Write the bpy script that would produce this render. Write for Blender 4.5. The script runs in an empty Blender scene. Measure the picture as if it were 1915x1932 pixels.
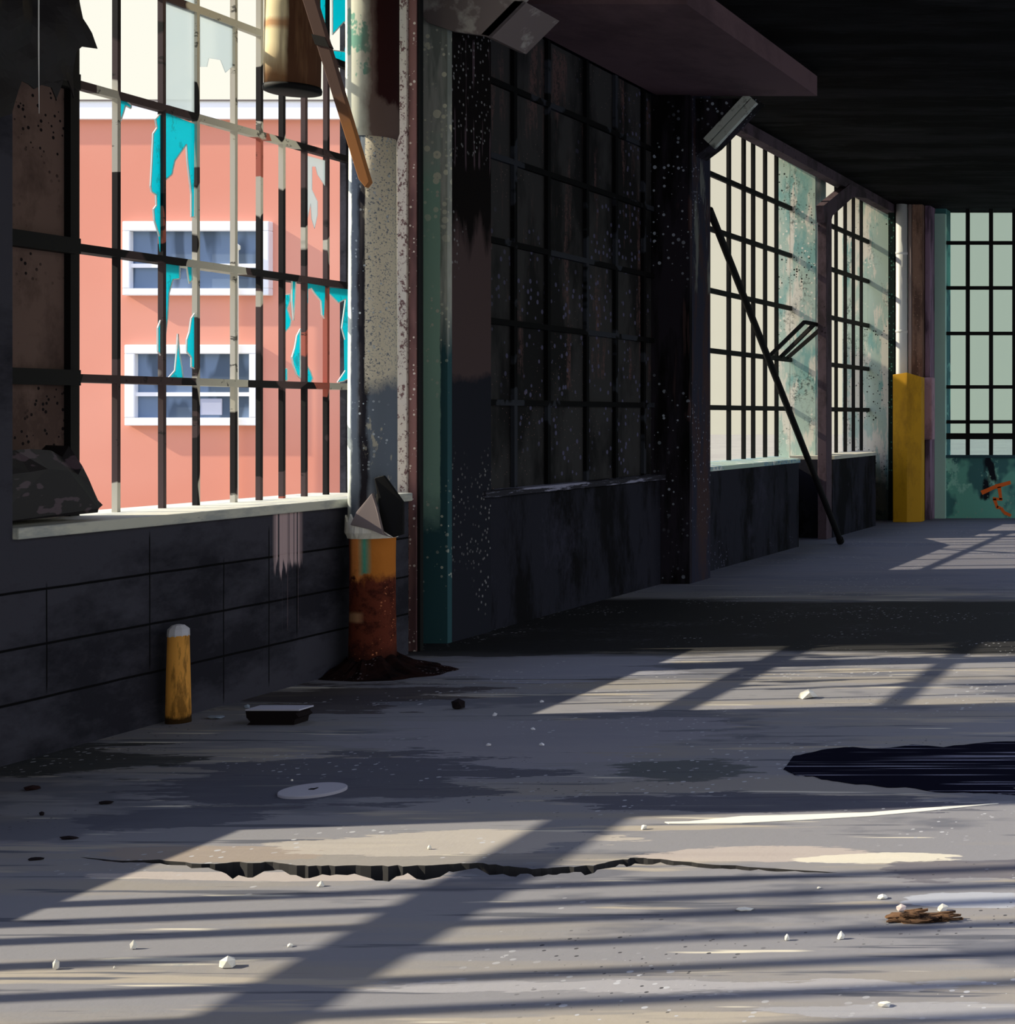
import bpy, bmesh, math, random
from mathutils import Vector, noise as mnoise
R = random.Random(7)
scn = bpy.context.scene
COL = scn.collection

# ------------------------------------------------------------------ camera, sky, sun, exposure
F, VX, VY, CH = 2950.0, 2400.0, 785.0, 1.6        # focal length in pixels, vanishing point, eye height
cam_data = bpy.data.cameras.new('camera')
cam = bpy.data.objects.new('camera', cam_data)
COL.objects.link(cam)
cam.location = (0, 0, CH)
cam.rotation_euler = (math.pi / 2, 0, 0)
cam_data.sensor_fit = 'HORIZONTAL'
cam_data.sensor_width = 36.0
cam_data.lens = 36.0 * F / 1915.0
cam_data.shift_x = -(VX - 957.5) / 1915.0
cam_data.shift_y = -(966.0 - VY) / 1915.0
cam_data.clip_end = 500
scn.camera = cam

world = bpy.data.worlds.new('sky')
scn.world = world
world.use_nodes = True
wn, wl = world.node_tree.nodes, world.node_tree.links
wn.clear()
w_out = wn.new('ShaderNodeOutputWorld')
w_bg = wn.new('ShaderNodeBackground')
w_tc = wn.new('ShaderNodeTexCoord')
w_sep = wn.new('ShaderNodeSeparateXYZ')
w_ramp = wn.new('ShaderNodeValToRGB')
cr = w_ramp.color_ramp
cr.elements[0].position = 0.0
cr.elements[0].color = (1.0, 0.99, 0.84, 1)
cr.elements[1].position = 0.24
cr.elements[1].color = (1.0, 0.98, 0.86, 1)
e = cr.elements.new(0.5)
e.color = (1.25, 1.42, 2.0, 1)
e = cr.elements.new(1.0)
e.color = (1.15, 1.42, 2.3, 1)
wl.new(w_tc.outputs['Generated'], w_sep.inputs[0])
wl.new(w_sep.outputs['Z'], w_ramp.inputs[0])
wl.new(w_ramp.outputs[0], w_bg.inputs[0])
w_bg.inputs[1].default_value = 1.0
wl.new(w_bg.outputs[0], w_out.inputs[0])

SUN_TAN, SUN_T = 0.60, 0.135                          # drop per metre across the hall, drift along it
sun_data = bpy.data.lights.new('sun', 'SUN')
sun = bpy.data.objects.new('sun', sun_data)
COL.objects.link(sun)
sun.rotation_euler = Vector((1.0, SUN_T, -SUN_TAN)).to_track_quat('-Z', 'Y').to_euler()
sun.location = (-20, 5, 15)
sun_data.energy = 7.8
sun_data.color = (1.0, 0.90, 0.69)
sun_data.angle = math.radians(0.6)

vs = scn.view_settings
vs.view_transform = 'Standard'
vs.look = 'None'
vs.exposure = 0.0
vs.gamma = 1.0
vs.use_curve_mapping = False
scn.cycles.max_bounces = 8
scn.cycles.transparent_max_bounces = 12

# ------------------------------------------------------------------ measuring helpers
def at_y(px, py, y):
    return Vector(((px - VX) * y / F, y, CH + (VY - py) * y / F))
def at_x(px, py, x):
    return at_y(px, py, F * x / (px - VX))
def on_floor(px, py):
    return at_y(px, py, F * CH / (py - VY))

# ------------------------------------------------------------------ materials
class Mat:
    def __init__(s, name, base, rough=0.85, spec=0.2):
        s.m = bpy.data.materials.new(name)
        s.m.use_nodes = True
        s.n, s.l = s.m.node_tree.nodes, s.m.node_tree.links
        s.n.clear()
        s.out = s.n.new('ShaderNodeOutputMaterial')
        s.b = s.n.new('ShaderNodeBsdfPrincipled')
        s.l.new(s.b.outputs[0], s.out.inputs[0])
        s.b.inputs['Roughness'].default_value = rough
        s.b.inputs['Specular IOR Level'].default_value = spec
        s.tc = s.n.new('ShaderNodeTexCoord').outputs['Object']
        rgb = s.n.new('ShaderNodeRGB')
        rgb.outputs[0].default_value = (*base, 1)
        s.c = rgb.outputs[0]
        s.sx = None
        s.finish()
    def finish(s):
        s.l.new(s.c, s.b.inputs['Base Color'])
    def math(s, op, a, b=None, clamp=False):
        n = s.n.new('ShaderNodeMath')
        n.operation = op
        n.use_clamp = clamp
        for i, v in enumerate((a, b)):
            if v is None: continue
            if isinstance(v, (int, float)): n.inputs[i].default_value = v
            else: s.l.new(v, n.inputs[i])
        return n.outputs[0]
    def axis(s, k):
        if s.sx is None:
            sp = s.n.new('ShaderNodeSeparateXYZ')
            s.l.new(s.tc, sp.inputs[0])
            s.sx = sp.outputs
        return s.sx['XYZ'.index(k)]
    def scaled(s, sc, off=(0, 0, 0)):
        mp = s.n.new('ShaderNodeMapping')
        if isinstance(sc, (int, float)): sc = (sc, sc, sc)
        mp.inputs['Scale'].default_value = sc
        mp.inputs['Location'].default_value = off
        s.l.new(s.tc, mp.inputs[0])
        return mp.outputs[0]
    def rng(s, v, lo, hi):
        n = s.n.new('ShaderNodeMapRange')
        s.l.new(v, n.inputs[0])
        n.inputs[1].default_value = lo
        n.inputs[2].default_value = hi
        return n.outputs[0]
    def fac(s, sc, detail=4, rough=0.6, off=(0, 0, 0)):
        n = s.n.new('ShaderNodeTexNoise')
        n.inputs['Scale'].default_value = 1.0
        n.inputs['Detail'].default_value = detail
        n.inputs['Roughness'].default_value = rough
        s.l.new(s.scaled(sc, off), n.inputs['Vector'])
        return n.outputs[0]
    def noise(s, sc, lo, hi, detail=4, rough=0.6, off=(0, 0, 0)):
        return s.rng(s.fac(sc, detail, rough, off), lo, hi)
    def dots(s, sc, r0=0.30, r1=0.22, cover=0.5, msc=1.0, off=(0, 0, 0)):
        """paint spatter: round dots, thinned out by a coarse noise"""
        n = s.n.new('ShaderNodeTexVoronoi')
        n.inputs['Scale'].default_value = 1.0
        s.l.new(s.scaled(sc, off), n.inputs['Vector'])
        sp = s.n.new('ShaderNodeSeparateColor')
        s.l.new(n.outputs['Color'], sp.inputs[0])
        rad = s.math('MULTIPLY', s.math('POWER', sp.outputs[0], 2.0), r0)
        hit = s.math('LESS_THAN', n.outputs['Distance'], rad)
        return s.math('MULTIPLY', hit, s.noise(msc, cover, cover + 0.06, 2, 0.5, off))
    def band(s, ax, a, b, jit=0.0, jsc=3.0, soft=0.02):
        """1 between a and b on an axis, with a ragged edge"""
        v = s.axis(ax)
        if jit: v = s.math('ADD', v, s.math('MULTIPLY', s.math('SUBTRACT', s.fac(jsc, 5, 0.65), 0.5), jit))
        lo = s.rng(v, a - soft, a + soft)
        hi = s.rng(v, b + soft, b - soft)
        return s.math('MULTIPLY', lo, hi)
    def mul(s, *ms):
        o = ms[0]
        for x in ms[1:]: o = s.math('MULTIPLY', o, x)
        return o
    def inv(s, m):
        return s.math('SUBTRACT', 1.0, m)
    def over(s, color, mask, amount=1.0):
        n = s.n.new('ShaderNodeMix')
        n.data_type = 'RGBA'
        if amount != 1.0: mask = s.math('MULTIPLY', mask, amount)
        s.l.new(mask, n.inputs[0])
        s.l.new(s.c, n.inputs[6])
        n.inputs[7].default_value = (*color, 1)
        s.c = n.outputs[2]
        s.finish()
        return s
    def rough(s, mask, a, b):
        n = s.n.new('ShaderNodeMapRange')
        s.l.new(mask, n.inputs[0])
        n.inputs[3].default_value = a
        n.inputs[4].default_value = b
        s.l.new(n.outputs[0], s.b.inputs['Roughness'])
        return s
    def bump(s, height, strength=0.3, dist=0.02):
        n = s.n.new('ShaderNodeBump')
        n.inputs['Strength'].default_value = strength
        n.inputs['Distance'].default_value = dist
        s.l.new(height, n.inputs['Height'])
        s.l.new(n.outputs[0], s.b.inputs['Normal'])
        return s

def lin(r, g, b):
    f = lambda c: (c / 255 / 12.92) if c / 255 <= 0.04045 else ((c / 255 + 0.055) / 1.055) ** 2.4
    return (f(r), f(g), f(b))

def glass(name, tint, gloss=0.04, frost=0.0, frost_col=(1, 1, 1)):
    m = bpy.data.materials.new(name)
    m.use_nodes = True
    n, l = m.node_tree.nodes, m.node_tree.links
    n.clear()
    out = n.new('ShaderNodeOutputMaterial')
    tr = n.new('ShaderNodeBsdfTransparent')
    tr.inputs[0].default_value = (*tint, 1)
    cur = tr.outputs[0]
    if frost:
        tl = n.new('ShaderNodeBsdfTranslucent')
        tl.inputs[0].default_value = (*frost_col, 1)
        mx = n.new('ShaderNodeMixShader')
        mx.inputs[0].default_value = frost
        l.new(cur, mx.inputs[1])
        l.new(tl.outputs[0], mx.inputs[2])
        cur = mx.outputs[0]
    if gloss:
        gl = n.new('ShaderNodeBsdfGlossy')
        gl.inputs['Roughness'].default_value = 0.1
        mx = n.new('ShaderNodeMixShader')
        mx.inputs[0].default_value = gloss
        l.new(cur, mx.inputs[1])
        l.new(gl.outputs[0], mx.inputs[2])
        cur = mx.outputs[0]
    l.new(cur, out.inputs[0])
    return m

# ------------------------------------------------------------------ mesh helpers
class MB:
    def __init__(s):
        s.bm = bmesh.new()
        s.mi = 0
        s.smooth = False
    def face(s, vs):
        try:
            f = s.bm.faces.new(vs)
            f.material_index = s.mi
            f.smooth = s.smooth
            return f
        except ValueError:
            return None
    def hexa(s, p):
        """p: 8 points, bottom ring 0-3 then top ring 4-7"""
        v = [s.bm.verts.new(q) for q in p]
        for q in ((3, 2, 1, 0), (4, 5, 6, 7), (0, 1, 5, 4), (1, 2, 6, 5), (2, 3, 7, 6), (3, 0, 4, 7)):
            s.face([v[i] for i in q])
        return s
    def box(s, x0, x1, y0, y1, z0, z1):
        return s.hexa([(x0, y0, z0), (x1, y0, z0), (x1, y1, z0), (x0, y1, z0), (x0, y0, z1), (x1, y0, z1), (x1, y1, z1), (x0, y1, z1)])
    def prism(s, poly, ext, div=0, jit=0.0, jdir=None, seed=0):
        """outline of 3-D points pushed along ext"""
        ext = Vector(ext)
        a = [s.bm.verts.new(p) for p in poly]
        b = [s.bm.verts.new(Vector(p) + ext) for p in poly]
        n = len(a)
        f1, f2 = s.face(a[::-1]), s.face(b)
        for i in range(n): s.face([a[i], a[(i + 1) % n], b[(i + 1) % n], b[i]])
        return s
    def bar(s, p, q, w, h, up=(0, 0, 1)):
        p, q = Vector(p), Vector(q)
        d = (q - p).normalized()
        side = d.cross(Vector(up))
        if side.length < 1e-4: side = d.cross(Vector((0, 1, 0)))
        side.normalize()
        u = side.cross(d)
        side, u = side * w / 2, u * h / 2
        return s.hexa([p - side - u, p + side - u, p + side + u, p - side + u, q - side - u, q + side - u, q + side + u, q - side + u])
    def tube(s, pts, r, n=10, cap=True):
        pts = [Vector(p) for p in pts]
        rs = r if isinstance(r, (list, tuple)) else [r] * len(pts)
        rings = []
        for i, p in enumerate(pts):
            d = (pts[min(i + 1, len(pts) - 1)] - pts[max(i - 1, 0)]).normalized()
            a = d.cross(Vector((0.13, 0.97, 0.2)))
            a.normalize()
            b = d.cross(a)
            rings.append([s.bm.verts.new(p + (a * math.cos(t) + b * math.sin(t)) * rs[i]) for t in [2 * math.pi * k / n for k in range(n)]])
        for r0, r1 in zip(rings, rings[1:]):
            for k in range(n): s.face([r0[k], r0[(k + 1) % n], r1[(k + 1) % n], r1[k]])
        if cap:
            s.face(rings[0][::-1])
            s.face(rings[-1])
        return s
    def lathe(s, prof, c, n=28, jit=0.0, cap=True, edge=0.0, seed=1):
        """prof: (radius, z) pairs from the bottom up; edge makes the last ring ragged"""
        rr = random.Random(seed)
        rings = []
        for i, (r, z) in enumerate(prof):
            ring = []
            for k in range(n):
                t = 2 * math.pi * k / n
                r2 = r * (1 + rr.uniform(-jit, jit))
                z2 = z + (rr.uniform(-edge, edge) if edge and i == len(prof) - 1 else 0)
                ring.append(s.bm.verts.new((c[0] + r2 * math.cos(t), c[1] + r2 * math.sin(t), c[2] + z2)))
            rings.append(ring)
        for r0, r1 in zip(rings, rings[1:]):
            for k in range(n): s.face([r0[k], r0[(k + 1) % n], r1[(k + 1) % n], r1[k]])
        if cap:
            s.face(rings[0][::-1])
            s.face(rings[-1])
        return s
    def rock(s, c, sx, sy, sz, seed, sub=2, rough=0.28):
        rr = random.Random(seed)
        r = bmesh.ops.create_icosphere(s.bm, subdivisions=sub, radius=1.0)
        off = Vector((rr.uniform(-50, 50), rr.uniform(-50, 50), rr.uniform(-50, 50)))
        for v in r['verts']:
            d = v.co.normalized()
            k = 1 + rough * mnoise.noise(d * 1.6 + off) + rough * 0.5 * mnoise.noise(d * 4 + off)
            v.co = Vector((d.x * sx * k + c[0], d.y * sy * k + c[1], max(d.z, -0.55) * sz * k + c[2] + 0.5 * sz))
        fs = {f for v in r['verts'] for f in v.link_faces}
        for f in fs: f.material_index = s.mi
        return s
    def build(s, name, mats, parent=None, bevel=0.0):
        bmesh.ops.recalc_face_normals(s.bm, faces=s.bm.faces[:])
        if parent is not None:
            off = parent_world(parent)
            for v in s.bm.verts: v.co -= off
        me = bpy.data.meshes.new(name)
        s.bm.to_mesh(me)
        s.bm.free()
        for m in (mats if isinstance(mats, (list, tuple)) else [mats]):
            me.materials.append(m.m if isinstance(m, Mat) else m)
        o = bpy.data.objects.new(name, me)
        COL.objects.link(o)
        if parent is not None: o.parent = parent
        if bevel:
            b = o.modifiers.new('bevel', 'BEVEL')
            b.width = bevel
            b.segments = 2
            b.limit_method = 'ANGLE'
        return o

def parent_world(o):
    v = Vector(o.location)
    while o.parent:
        o = o.parent
        v += Vector(o.location)
    return v
def empty(name, loc):
    o = bpy.data.objects.new(name, None)
    COL.objects.link(o)
    o.location = loc
    return o
def tag(o, label, cat, group=None):
    o['label'] = label
    o['category'] = cat
    if group: o['group'] = group
    return o
def struct(o, label=None, cat=None):
    o['kind'] = 'structure'
    if label: o['label'] = label
    if cat: o['category'] = cat
    return o

# ------------------------------------------------------------------ the materials of the place
def spatter(m, col, sc, cover=0.45, msc=0.8, r=0.42, off=(0, 0, 0)):
    return m.over(col, m.dots(sc, r, 0.2, cover, msc, off))

M = {}
fl = Mat('floor_concrete', (0.225, 0.224, 0.246), 0.8, 0.2)
fl.over((0.140, 0.144, 0.172), fl.noise((0.45, 1.0, 1), 0.52, 0.56, 5, 0.62))
fl.over((0.262, 0.245, 0.232), fl.noise((0.35, 2.6, 1), 0.50, 0.60, 4, 0.55, (3, 9, 0)))
fl.over((0.36, 0.325, 0.28), fl.noise((0.5, 4.2, 1), 0.60, 0.64, 4, 0.6, (11, 2, 0)))
fl.over((0.60, 0.56, 0.47), fl.noise((0.8, 11.0, 1), 0.66, 0.69, 3, 0.5, (5, 21, 0)))
fl.over((0.10, 0.105, 0.13), fl.noise((0.7, 13.0, 1), 0.60, 0.64, 4, 0.6, (1, 5, 0)))
fl.over((0.08, 0.082, 0.1), fl.noise((1.6, 3.0, 1), 0.68, 0.72, 8, 0.75, (7, 3, 0)))
fl.over((0.20, 0.25, 0.29), fl.mul(fl.noise((0.8, 3.0, 1), 0.62, 0.68, 6, 0.8, (17, 3, 0)), fl.noise(14, 0.48, 0.62, 4, 0.8)), 0.6)
def blob(x, y, rx, ry, ragged=0.9, sc=(0.9, 4.5, 1), off=(0, 0, 0)):
    c = on_floor(x, y)
    ax, ay = rx * c.y / F, abs(on_floor(x, y - ry).y - on_floor(x, y + ry).y) / 2
    dx = fl.math('DIVIDE', fl.math('SUBTRACT', fl.axis('X'), c.x), ax)
    dy = fl.math('DIVIDE', fl.math('SUBTRACT', fl.axis('Y'), c.y), ay)
    d = fl.math('SQRT', fl.math('ADD', fl.math('MULTIPLY', dx, dx), fl.math('MULTIPLY', dy, dy)))
    d = fl.math('ADD', d, fl.math('MULTIPLY', fl.math('SUBTRACT', fl.fac(sc, 6, 0.68, off), 0.5), ragged * 4.5))
    return fl.rng(d, 1.03, 0.97)
for x, y, rx, ry, col, rg in (
        (1000, 1395, 330, 55, (0.25, 0.245, 0.285), 0.8),      # swept grey patch
        (1000, 1258, 260, 26, (0.27, 0.275, 0.33), 0.6),
        (640, 1470, 320, 46, (0.065, 0.068, 0.095), 0.9),       # old damp stains
        (1290, 1452, 120, 20, (0.075, 0.085, 0.09), 0.8),
        (1500, 1516, 330, 20, (0.07, 0.072, 0.1), 0.8),
        (300, 1545, 150, 22, (0.08, 0.085, 0.115), 0.8),
        (70, 1440, 230, 32, (0.016, 0.02, 0.02), 0.7),
        (950, 1222, 330, 13, (0.03, 0.03, 0.033), 0.5),
        (640, 1318, 190, 28, (0.045, 0.036, 0.04), 0.9),
        (420, 1608, 210, 14, (0.30, 0.25, 0.215), 0.8),         # crumbled plaster along the crack
        (820, 1590, 300, 22, (0.42, 0.385, 0.35), 0.8),
        (1440, 1612, 220, 16, (0.44, 0.385, 0.36), 0.9),
        (1660, 1620, 130, 8, (0.66, 0.62, 0.52), 0.8),
        (560, 1653, 300, 8, (0.44, 0.39, 0.37), 0.8),
        (1830, 1700, 110, 12, (0.40, 0.42, 0.48), 0.8),
        (1800, 1640, 160, 22, (0.12, 0.115, 0.14), 0.8),
        (1300, 1860, 500, 14, (0.34, 0.335, 0.36), 1.0),
        (1700, 1905, 300, 14, (0.32, 0.32, 0.345), 0.9)):
    fl.over(col, blob(x, y, rx, ry, rg, off=(x * .01, y * .02, 0)), 0.85)
fl.over((0.01, 0.01, 0.01), fl.mul(fl.band('Y', 9.49, 9.508, 0.04, (0.6, 1, 1), 0.002), fl.band('X', -5.03, -3.85)))
# shade of the boarded bay, painted into the floor as a near-black band
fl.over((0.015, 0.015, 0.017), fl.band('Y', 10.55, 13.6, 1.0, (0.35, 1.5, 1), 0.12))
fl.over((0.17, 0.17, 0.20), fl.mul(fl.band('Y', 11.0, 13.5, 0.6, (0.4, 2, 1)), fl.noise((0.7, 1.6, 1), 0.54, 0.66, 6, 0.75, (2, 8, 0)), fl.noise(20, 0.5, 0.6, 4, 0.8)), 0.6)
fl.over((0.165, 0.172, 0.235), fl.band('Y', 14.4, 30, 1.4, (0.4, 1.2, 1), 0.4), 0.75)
spatter(fl, (0.45, 0.46, 0.5), 26, 0.52, 0.9, 0.30)
spatter(fl, (0.05, 0.05, 0.06), 34, 0.56, 0.7, 0.26, (4, 4, 0))
fl.bump(fl.fac(9, 8, 0.75), 0.18, 0.02)
M['floor'] = fl
M['subfloor'] = Mat('broken_concrete', (0.035, 0.034, 0.036))

blk = Mat('dark_block_wall', lin(66, 66, 76), 0.9, 0.1)
blk.over(lin(40, 40, 48), blk.noise((1, 0.8, 1.6), 0.48, 0.62, 6, 0.7))
blk.over(lin(86, 82, 90), blk.noise((1, 1.4, 0.9), 0.60, 0.72, 5, 0.7, (3, 1, 0)), 0.5)
g = None
for z in (0.272, 0.524, 0.784):
    b = blk.band('Z', z - 0.006, z + 0.006, 0.01, 2.0, 0.002)
    g = b if g is None else blk.math('MAXIMUM', g, b)
for y, z0, z1 in ((8.08, 0.30, 0.99), (8.65, 0.02, 0.8), (9.04, 0.05, 0.95), (9.3, 0.3, 0.7), (7.4, 0.3, 0.8)):
    g = blk.math('MAXIMUM', g, blk.mul(blk.band('Y', y - 0.004, y + 0.004, 0.012, 1.5, 0.001), blk.band('Z', z0, z1)))
blk.over((0.004, 0.004, 0.005), g)
drip = blk.mul(blk.band('Y', 9.09, 9.34, 0.0), blk.noise((0, 34, 0.0), 0.40, 0.46, 2), blk.band('Z', 0.72, 1.3, 0.55, (0, 24, 0), 0.01))
blk.over(lin(196, 172, 174), drip)
blk.over(lin(120, 104, 108), blk.mul(blk.band('Y', 9.1, 9.32), blk.noise((0, 60, 0), 0.60, 0.64, 1), blk.band('Z', 0.35, 1.2)), 0.6)
blk.bump(blk.math('SUBTRACT', blk.fac(18, 5, 0.7), blk.math('MULTIPLY', g, 2.0)), 0.4, 0.01)
M['block'] = blk

dk = Mat('soot_dark_concrete', lin(42, 43, 54), 0.9, 0.1)
dk.over(lin(20, 20, 24), dk.noise((1, 1.6, 0.6), 0.48, 0.58, 6, 0.7))
dk.over(lin(66, 66, 84), dk.noise((1, 1.1, 0.9), 0.58, 0.72, 6, 0.75, (4, 2, 1)), 0.7)
spatter(dk, lin(104, 106, 130), 24, 0.53, 1.1, 0.28)
dk.bump(dk.fac(14, 6, 0.7), 0.3, 0.01)
M['dark_concrete'] = dk

teal = Mat('peeling_teal_plaster', lin(196, 220, 210), 0.85, 0.15)
teal.over(lin(150, 198, 194), teal.noise((2.5, 2, 1.0), 0.50, 0.58, 5, 0.65))
teal.over(lin(246, 244, 232), teal.noise((4, 3, 0.9), 0.51, 0.56, 5, 0.65, (5, 2, 3)))
teal.over(lin(190, 170, 140), teal.noise((5, 3, 0.8), 0.66, 0.69, 3, 0.6, (1, 7, 2)))
teal.over(lin(56, 70, 68), teal.mul(teal.noise((3, 3, 1.2), 0.52, 0.64, 4, 0.7, (9, 9, 1)), teal.noise(22, 0.48, 0.6, 3, 0.8)), 0.8)
teal.over(lin(30, 36, 38), teal.band('Z', -0.5, 0.75, 0.7, 3, 0.2), 0.85)
spatter(teal, lin(250, 250, 240), 24, 0.5, 1.6, 0.42)
spatter(teal, lin(40, 48, 46), 30, 0.5, 1.2, 0.40, (3, 1, 0))
M['teal'] = teal

teal2 = Mat('green_teal_paint', lin(120, 196, 178), 0.85, 0.15)
teal2.over(lin(76, 128, 130), teal2.noise((1.6, 1, 1.3), 0.47, 0.53, 3, 0.6))
teal2.over(lin(160, 222, 204), teal2.noise((2.0, 1, 1.6), 0.56, 0.6, 5, 0.7, (3, 0, 6)))
teal2.over(lin(30, 34, 44), teal2.noise((2.2, 1, 1.0), 0.68, 0.72, 3, 0.55, (9, 0, 2)))
spatter(teal2, lin(150, 190, 176), 22, 0.5, 1.0, 0.35)
M['graffiti_wall'] = teal2
M['pale_teal'] = Mat('pale_teal_paint', lin(176, 214, 202), 0.85)

purp = Mat('dull_purple_steel', lin(88, 74, 84), 0.8, 0.2)
purp.over(lin(58, 48, 54), purp.noise((2, 2, 1.2), 0.47, 0.6, 5, 0.7))
spatter(purp, lin(30, 26, 30), 26, 0.5, 0.8, 0.4)
M['purple'] = purp
sof = Mat('purple_soffit', lin(116, 94, 100), 0.9, 0.1)
sof.over(lin(94, 76, 82), sof.noise((1, 0.7, 1), 0.45, 0.62, 6, 0.7))
M['soffit'] = sof
ceil_m = Mat('black_ceiling', lin(34, 34, 36), 0.95, 0.05)
ceil_m.over(lin(10, 10, 10), ceil_m.noise((0.35, 1.4, 1), 0.42, 0.56, 6, 0.7))
ceil_m.over(lin(52, 52, 54), ceil_m.noise((0.6, 2.2, 1), 0.58, 0.66, 6, 0.75, (3, 1, 0)), 0.6)
M['ceiling'] = ceil_m
M['plain_wall'] = Mat('grey_plaster', lin(96, 96, 104), 0.9, 0.1)
sill = Mat('white_sill_paint', lin(206, 206, 194), 0.8, 0.2)
sill.over(lin(170, 174, 172), sill.noise((4, 1.2, 4), 0.5, 0.6, 5, 0.7))
sill.over(lin(90, 92, 98), sill.noise((6, 3, 6), 0.66, 0.7, 6, 0.7, (2, 2, 0)))
M['sill'] = sill
sill2 = Mat('blue_spattered_sill', lin(176, 200, 190), 0.7, 0.3)
sill2.over(lin(112, 156, 186), sill2.mul(sill2.noise((2, 1.1, 1), 0.46, 0.52, 2), sill2.noise(18, 0.48, 0.54, 4, 0.8)))
sill2.over(lin(232, 240, 236), sill2.noise((3, 1.5, 3), 0.56, 0.6, 4, 0.7, (1, 4, 0)))
M['sill_blue'] = sill2
sill3 = Mat('dark_flaking_sill', lin(44, 44, 54), 0.8, 0.2)
sill3.over(lin(150, 152, 178), sill3.noise((5, 1.0, 14), 0.50, 0.54, 6, 0.75))
M['sill_dark'] = sill3

blackm = Mat('black_steel', (0.006, 0.006, 0.007), 0.7, 0.2)
M['black'] = blackm
chip = Mat('chipped_bar_paint', (0.007, 0.006, 0.008), 0.75, 0.2)
chip.over(lin(74, 60, 62), chip.noise((0.3, 1.1, 1.4), 0.50, 0.505, 2, 0.5))
chip.over(lin(196, 192, 180), chip.noise((0.3, 1.2, 1.1), 0.545, 0.55, 3, 0.55, (3, 2, 7)))
chip.over(lin(176, 96, 82), chip.noise((0.3, 2.2, 1.5), 0.64, 0.645, 2, 0.5, (8, 1, 2)))
chip.over((0.01, 0.01, 0.01), chip.noise((3, 12, 9), 0.60, 0.63, 5, 0.7, (1, 1, 1)), 0.8)
M['chipped'] = chip
chip2 = Mat('grimy_bar_paint', (0.004, 0.004, 0.005), 0.8, 0.1)
chip2.over(lin(58, 62, 72), chip2.noise((0.3, 1.3, 1.3), 0.54, 0.56, 4, 0.6, (4, 4, 4)), 0.8)
M['grimy'] = chip2
grime = Mat('grimy_blacked_out_glass', lin(58, 58, 60), 0.8, 0.1)
grime.over(lin(30, 30, 32), grime.noise((1, 1.2, 0.6), 0.46, 0.58, 5, 0.65))
grime.over(lin(98, 76, 76), grime.mul(grime.noise((1, 3.0, 0.45), 0.54, 0.60, 5, 0.65, (2, 6, 1)), grime.noise(26, 0.42, 0.52, 4, 0.8), grime.band('Z', 0.9, 3.6, 0.5, 1)), 0.9)
spatter(grime, lin(92, 92, 122), 13, 0.46, 0.5, 0.34)
spatter(grime, lin(140, 112, 112), 26, 0.52, 0.7, 0.34, (5, 5, 2))
M['grime_glass'] = grime
board = Mat('brown_board', lin(112, 92, 86), 0.9, 0.1)
board.over(lin(82, 66, 62), board.noise((1, 1.5, 1.2), 0.46, 0.6, 6, 0.7))
spatter(board, (0.01, 0.008, 0.01), 34, 0.46, 1.6, 0.34)
M['board'] = board
M['tarp'] = Mat('torn_black_tarp', (0.012, 0.010, 0.013), 0.55, 0.3)
tp = M['tarp']
tp.over(lin(84, 72, 82), tp.noise((1, 4, 2.5), 0.56, 0.58, 3, 0.55))

# ------------------------------------------------------------------ floor, ceiling and walls
XF, XW = -5.80, -6.45                 # room face of the left wall, plane of its far windows
XA = -6.20                            # plane of the near window
YB = 24.5                             # face of the end wall

def crack_line():
    """the broken joint across the floor, near lip and far lip"""
    px = [150, 230, 300, 380, 440, 500, 560, 620, 700, 760, 830, 900, 960, 1010, 1060, 1120, 1170, 1200, 1260, 1330, 1400, 1480, 1580]
    up = [1617, 1624, 1622, 1630, 1627, 1626, 1632, 1634, 1633, 1634, 1632, 1628, 1634, 1640, 1636, 1633, 1622, 1618, 1622, 1630, 1634, 1640, 1646]
    dn = [1618, 1628, 1630, 1640, 1648, 1644, 1650, 1652, 1654, 1656, 1650, 1642, 1650, 1654, 1649, 1646, 1640, 1628, 1634, 1638, 1642, 1645, 1647]
    A, B = [], []
    rr = random.Random(21)
    for i in range(len(px) - 1):
        n = 5
        for k in range(n):
            t = k / n
            x = px[i] + (px[i + 1] - px[i]) * t + (rr.uniform(-4, 4) if k else 0)
            a, b = up[i] + (up[i + 1] - up[i]) * t, dn[i] + (dn[i + 1] - dn[i]) * t
            b = a + (b - a) * (0.6 + 1.5 * abs(mnoise.noise(Vector((x * 0.012, 3.3, 1.0)))) + 0.35 * mnoise.noise(Vector((x * 0.05, 7.1, 2.0))))
            if i or k:
                w = (b - a) * 0.15
                a, b = a + rr.uniform(-w, w) * .6, b + rr.uniform(-w, w)
            A.append(on_floor(x, a)); B.append(on_floor(x + rr.uniform(-3, 3), max(b, a + 1)))
    A.append(on_floor(px[-1], up[-1])); B.append(on_floor(px[-1], dn[-1]))
    return A, B
far_lip, near_lip = crack_line()
mb = MB()
def slab(ring, z0=-0.14, z1=0.0):
    mb.prism([(p[0], p[1], z0) for p in ring], (0, 0, z1 - z0))
slab([(-6.6, 25), (-6.6, far_lip[0].y)] + [(p.x, p.y) for p in far_lip] + [(6, far_lip[-1].y), (6, 25)])
slab([(-6.6, -6), (6, -6), (6, far_lip[-1].y)] + [(near_lip[-1].x, far_lip[-1].y)] + [(p.x, p.y) for p in near_lip[::-1][1:-1]] + [(near_lip[0].x, far_lip[0].y), (-6.6, far_lip[0].y)])
mb.bm.normal_update(); bmesh.ops.triangulate(mb.bm, faces=[f for f in mb.bm.faces if len(f.verts) > 4])
for f in mb.bm.faces:
    if abs(f.normal.z) < 0.5: f.material_index = 1
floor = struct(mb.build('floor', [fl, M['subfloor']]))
mb = MB()
mb.box(-6.6, 6, -6, 25, -0.30, -0.141)
base = mb.build('rubble_bed', M['subfloor'], floor)

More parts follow.
